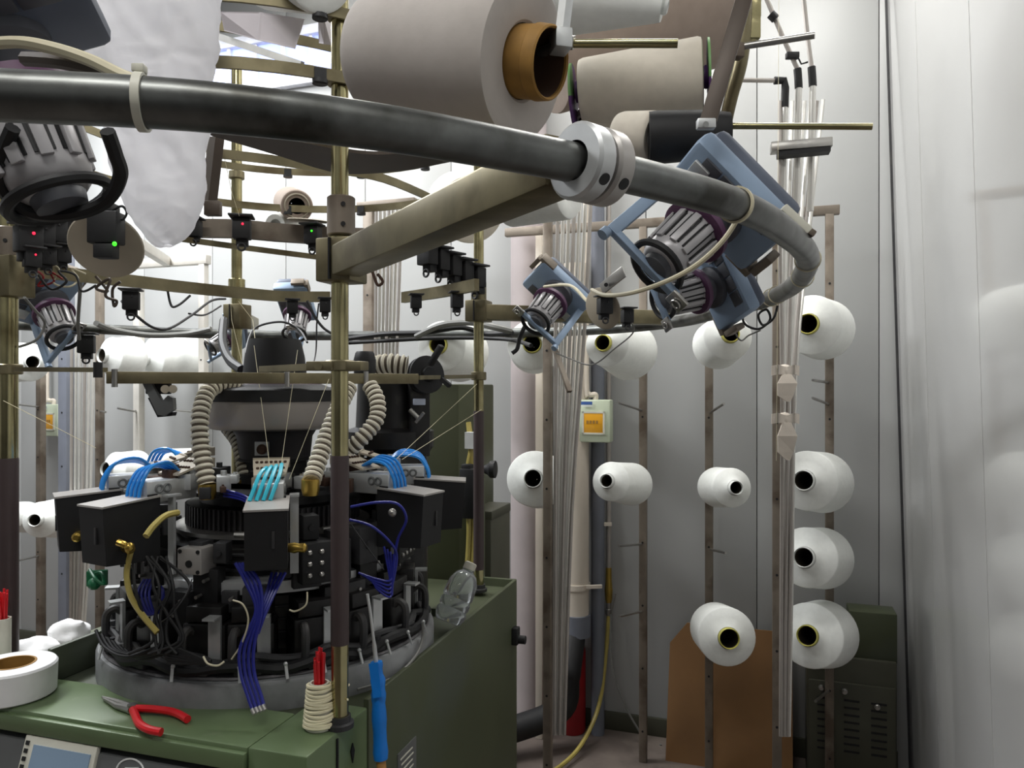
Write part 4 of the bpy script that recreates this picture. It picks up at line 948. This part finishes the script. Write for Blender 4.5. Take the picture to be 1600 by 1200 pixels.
# ---------------------------------------------------------------- cables on the hoop
def cab_(label, pts, r, m, n=8):
    return tag(obj('cable', G().tube(spline([P(*p) for p in pts], n), r, 8), m), label, 'cable')
cab_('cream cable looping from the hoop across the right feeder', [(1150, 292, .99), (1161, 308, .99), (1154, 338, .99), (1128, 378, 1.0), (1088, 414, 1.02), (1040, 440, 1.05), (985, 458, 1.1), (945, 461, 1.2), (925, 453, 1.3)], .0034, 'cable_cream')
cab_('cream cable arching over hoop in the upper left corner', [(-30, 70, .6), (30, 66, .59), (85, 76, .585), (140, 94, .58), (190, 118, .57), (218, 128, .56)], .0048, 'cable_cream')
cab_('dark cable lying on the hoop under the cream one, upper left', [(40, 92, .62), (95, 96, .6), (150, 108, .59), (205, 126, .58)], .006, 'shelf_brown')
cab_('thick black cable hanging on the rear hoop from centre pole to right', [(540, 530, 2.9), (600, 522, 2.8), (660, 520, 2.75), (720, 512, 2.7), (760, 522, 2.7), (800, 520, 2.6)], .009, 'black')
cab_('black cable bundle bulging over rear hoop near right pole', [(650, 526, 2.75), (690, 508, 2.7), (735, 504, 2.65), (775, 512, 2.6), (800, 518, 2.6)], .011, 'cable_grey')
cab_('second black cable draped along the rear hoop', [(540, 536, 2.85), (610, 532, 2.8), (700, 528, 2.8), (790, 530, 2.7), (830, 540, 2.4)], .007, 'black')
cab_('grey cable bundle sagging on the rear hoop left of the machine', [(150, 505, 2.6), (180, 516, 2.7), (235, 524, 2.75), (290, 522, 2.8), (330, 514, 2.8)], .01, 'cable_grey')
cab_('grey cable looping beside the left pole', [(38, 465, 1.5), (55, 485, 1.55), (70, 505, 1.6), (58, 530, 1.6), (30, 542, 1.6)], .0028, 'cable_grey')
cab_('long dark cable swagging from the brown coil to left rear pole', [(190, 470, 1.75), (215, 495, 1.8), (240, 512, 1.85), (265, 513, 1.9), (300, 492, 2.0), (330, 470, 2.1), (352, 467, 2.2)], .0034, 'black_soft')
cab_('thin dark cable drooping right of the long one', [(295, 490, 2.0), (320, 492, 2.1), (345, 478, 2.2)], .0026, 'black_soft')
cab_('black cable arch over the cup left of centre', [(384, 575, 1.9), (386, 540, 2.0), (400, 512, 2.1), (440, 503, 2.1), (468, 516, 2.1), (480, 535, 2.0)], .003, 'black_soft')
cab_('black cable falling beside left rear pole to the hood', [(350, 500, 2.2), (348, 535, 2.1), (358, 562, 2.0), (378, 578, 1.9)], .012, 'black')
cab_('dark cable from bar end curling by the centre pole', [(480, 470, 1.95), (492, 495, 1.95), (505, 512, 1.95), (520, 522, 1.95)], .0034, 'black_soft')
cab_('dark cable under the bar end near centre pole', [(498, 474, 1.95), (495, 505, 1.95), (494, 545, 1.95), (490, 568, 1.9)], .002, 'black_soft')
cab_('brown coiled cable knot on left bar', [(150, 432, 1.62), (168, 455, 1.6), (150, 450, 1.6), (172, 436, 1.6), (165, 462, 1.6), (182, 470, 1.62), (178, 478, 1.62), (176, 452, 1.62), (188, 440, 1.62)], .003, 'shelf_brown')
cab_('dark cable hanging in loops under left bar', [(262, 455, 1.85), (268, 478, 1.85), (280, 476, 1.85), (297, 462, 1.88)], .003, 'black_soft')
cab_('black wire tangle looped under hoop at right', [(1160, 480, 1.9), (1163, 505, 1.9), (1185, 514, 1.9), (1203, 500, 1.85), (1198, 484, 1.85), (1185, 492, 1.85), (1192, 508, 1.85), (1208, 498, 1.8), (1215, 478, 1.8)], .003, 'black')
cab_('grey wire loop hanging in front of tilted cone', [(1142, 492, 2.0), (1148, 518, 2.0), (1158, 532, 2.0), (1170, 524, 2.0), (1188, 516, 1.95)], .0022, 'cable_grey')
cab_('thin wire loop under the tan disc', [(980, 495, 1.7), (990, 518, 1.75), (960, 545, 1.8), (925, 570, 1.9), (890, 560, 2.0), (870, 552, 2.1)], .0018, 'cable_grey')
cab_('cream cable from hoop down behind the tan disc', [(850, 448, 2.1), (890, 446, 2.0), (915, 468, 1.8), (935, 490, 1.7)], .004, 'cable_cream')
cab_('short black lead below rear feeder', [(820, 510, 2.2), (812, 528, 2.2), (808, 545, 2.2), (800, 552, 2.2)], .006, 'black')
cab_('dark red cable wrapped round the near arm foot', [(582, 425, 1.5), (590, 445, 1.5), (598, 440, 1.5), (590, 428, 1.5)], .003, 'card_dark')
cab_('black cable running down the left side of feeder', [(20, 200, .78), (2, 250, .8), (8, 300, .82), (50, 332, .84), (110, 335, .84), (165, 315, .84), (188, 275, .82), (180, 240, .8), (168, 205, .78)], .0075, 'black')
tag(obj('steel_strut', G().bar(P(865, 540, 2.3), P(890, 612, 2.2), .014, .01), 'rack_steel'), 'short dark strut hanging below the rear right feeder', 'strut')
th = thing('yarn_gripper', 'grey hook shaped gripper hanging from the frame bar at left', 'gripper', P(252, 610, 1.5))
obj('hook', G().prism([P(x, y, 1.49) for x, y in ((222, 598), (236, 598), (252, 628), (262, 618), (270, 622), (271, 640), (256, 650), (246, 648))], V((0, .014, 0))), 'panel_grey', th, smooth=False)
obj('pad', G().prism([P(x, y, 1.5) for x, y in ((231, 622), (236, 620), (254, 648), (270, 644), (268, 650), (246, 652))], V((0, .02, 0))), 'black', th, smooth=False); obj('roller', G().cyl(P(258, 608, 1.5), P(258, 608, 1.475), .008).cyl(P(270, 608, 1.5), P(270, 608, 1.475), .008), 'disc_tan', th); obj('body', G().box(P(248, 604, 1.51), (.045, .02, .03), 0, .003), 'black', th)
cab_('thin red wire tangled under the left sensor row', [(52, 420, 1.6), (68, 432, 1.6), (60, 447, 1.6), (84, 440, 1.6), (78, 425, 1.6), (98, 436, 1.6)], .0022, 'red_dull')
cab_('pale wire tangled under the left sensor row', [(70, 410, 1.6), (92, 420, 1.6), (84, 442, 1.6), (108, 448, 1.6), (122, 436, 1.62), (112, 420, 1.62), (134, 428, 1.62)], .002, 'cable_cream')
cab_('black wire tangle between left sensors and the disc', [(60, 430, 1.58), (80, 452, 1.58), (104, 440, 1.58), (92, 424, 1.58), (118, 430, 1.6), (128, 455, 1.6), (150, 446, 1.62)], .0026, 'black')
cab_('grey lead hanging from sensors to the left feeder', [(126, 440, 1.7), (124, 470, 1.75), (122, 505, 1.8), (124, 530, 1.85)], .004, 'cable_grey')
# yarns ----------------------------------------------------------------------
for lab, pts in (('leftmost thread falling from the cup to the dial', [(397, 540, 1.655), (424, 747, 1.5)]), ('middle thread falling from the cup', [(465, 547, 1.655), (437, 744, 1.5)]), ('thread slanting from the frame bar to comb', [(514, 592, 1.55), (452, 749, 1.48)]), ('upper thread slanting from right rear pole to the dial', [(745, 600, 2.05), (600, 735, 1.6)]), ('lower thread slanting from right rear pole to the dial', [(752, 640, 2.05), (628, 718, 1.62)]), ('thread from left pole drooping to the black boxes', [(5, 626, 1.4), (68, 658, 1.42), (150, 700, 1.46)]), ('long vertical thread by the right tube fan', [(1217, -10, 2.3), (1214, 600, 2.32), (1213, 720, 2.33)]), ('thread falling across the left rear pole', [(342, 205, 1.7), (362, 300, 1.8), (374, 338, 1.85)]), ('thread at the right of left rear pole', [(358, 440, 2.1), (362, 500, 2.1), (380, 575, 2.0)]), ('thread from the bar to the hood behind left rear pole', [(372, 470, 2.1), (395, 500, 2.1), (402, 560, 1.9)])):
    tag(obj('yarn_thread', G().tube([P(*p) for p in pts], .0006, 5), 'cord'), lab, 'thread', 'yarn threads')
# ---------------------------------------------------------------- things lying on the machine
c = V((-.946, 1.455, TZ))
th = thing('tape_roll', 'white tape roll with brown card core on the green ledge', 'tape roll', c)
obj('tape', G().lathe(c, up, [(.001, .04), (.001, .069), (.004, .073), (.056, .075), (.06, .072), (.061, .04)], 56, closed=True), 'cloth', th)
obj('card_core', G().lathe(c, up, [(.001, .036), (.001, .04), (.062, .04), (.062, .036)], 40, closed=True), 'card_brown', th)
def ledge(px, py, dz=0): return PZ(px, py, TZ+dz)
th = thing('pliers', 'pliers with red handles lying on the green ledge', 'pliers', ledge(215, 1110))
pv = ledge(207, 1107, .008)
obj('jaw', G().tube([ledge(160, 1089, .006), ledge(180, 1096, .006), pv+V((-.004, .003, 0))], [.002, .0055, .008], 8), 'steel', th); obj('jaw', G().tube([ledge(161, 1091, .005), ledge(183, 1103, .006), pv+V((0, -.003, 0))], [.002, .0055, .008], 8), 'steel', th)
obj('pivot', G().cyl(pv+V((0, 0, -.006)), pv+V((0, 0, .008)), .009, n=14), 'steel', th)
obj('handle', G().tube(spline([pv, ledge(222, 1107, .01), ledge(250, 1109, .01), ledge(275, 1114, .009), ledge(293, 1124, .008)], 5), .0068, 10), 'red', th)
obj('handle', G().tube(spline([pv, ledge(211, 1117, .01), ledge(218, 1131, .01), ledge(233, 1140, .009), ledge(252, 1144, .008)], 5), .0068, 10), 'red', th)
def needle_pot(label, c, r0, r1, h, nt, wound):
    t = thing('needle_pot', label, 'pot', c)
    obj('pot', G().lathe(c, up, [(0, r0*.9), (.001, r0), (h, r1), (h, r1*.8), (h-.01, r1*.78)], 24), 'bezel', t)
    if wound:
        for k in range(13):
            z = .006+k*(h-.008)/12.5; r = r0+(r1-r0)*z/h+.0025
            obj('cord_turn', G().torus(c+V((0, 0, z)), V((.1*math.sin(k*2.1), .12*math.cos(k), 1)), r, .0032, 24, 6), 'cord', t)
        obj('cord_tie', G().tube(spline([c+V((r1, 0, h*.82)), c+V((.04, -.002, h*.86)), c+V((.048, .01, h*.88)), c+V((.04, .02, h*.86)), c+V((.0, r1, h*.8))], 4), .0016, 6), 'cord', t); obj('cord_tie', G().tube(spline([c+V((r1*1.1, 0, h*.5)), c+V((.045, 0, h*.62)), c+V((.05, -.006, h*.64))], 4), .0016, 6), 'cord', t)
    rn = random.Random(nt)
    for k in range(nt):
        a = rn.random()*6.28; q = r1*.6*rn.random()**.5; ln = .035+.025*rn.random()
        b = c+V((q*math.cos(a), q*math.sin(a), h-.012)); obj('needle_stick', G().cyl(b, b+V((math.cos(a)*.006*rn.random(), math.sin(a)*.006, ln+.01)), .0022, n=6), 'red', t)
needle_pot('cord wound pot holding red needles at the centre pole foot', ledge(499, 1137), .0235, .0165, .078, 16, True)
needle_pot('tall white pot with red needles at the left pole foot', V(((4-800)/F*1.548, 1.548, TZ)), .015, .0155, .118, 16, False)
for lab, px, py, d, r, sc_ in (('crumpled white cloth behind the tape roll, larger', 112, 992, 1.72, .045, (1, .8, .75)), ('flat white cloth behind the tape roll by left pole', 58, 1004, 1.66, .045, (1.1, .8, .5))):
    c = P(px, py, d); c.z = TZ+r*sc_[2]*.85; g = G().ball((0, 0, 0), r, 28, sc_)
    g.mv(lambda v: (v*(1+.35*noise.noise(v*38)))+c)
    tag(obj('cloth', g, 'cloth'), lab, 'cloth')
a, b = P(703, 962, 1.86), P(733, 888, 1.9); dv = b-a; L = dv.length
th = thing('plastic_bottle', 'clear ribbed plastic bottle leaning by the right rear pole', 'bottle', a)
obj('bottle_body', G().lathe(a, dv, [(-.012, .012), (-.016, .03), (0, .037), (.012, .038), (.018, .0345), (.024, .038), (.036, .038), (.042, .0345), (.048, .038), (.06, .038), (.085, .036), (.105, .026), (L-.008, .015), (L, .013)], 32), 'plastic_clear', th)
obj('cap', G().lathe(a+dv*.97, dv, [(0, .0155), (.016, .0155), (.018, .013)], 20), 'bezel', th)
th = thing('taped_rod', 'wooden stick with blue tape and bent steel rod leaning on the green side cover', 'stick', P(660, 2004, 1.33))
obj('steel_rod', G().tube(spline([P(574, 928, 1.38), P(579, 960, 1.38), P(585, 1010, 1.38), P(589, 1050, 1.38)], 5), [.0028]*10+[.004]*6, 8), 'cast', th)
tq = [P(588, 1034, 1.38), P(591, 1070, 1.378), P(592, 1110, 1.376), P(595, 1186, 1.372)]
obj('blue_tape', G().tube(spline(tq, 5), [.0105+.001*math.sin(k*1.9)+.0022*(k > 3) for k in range(16)], 14), 'blue_tape', th); obj('tape_flap', G().bar(P(583, 1036, 1.368), P(590, 1090, 1.36), .016, .002, V((0, -1, 0))), 'blue_tape', th)
obj('stick', G().cyl(P(594.5, 1180, 1.372), P(660, 2004, 1.33), .0085, n=14), 'wood', th)
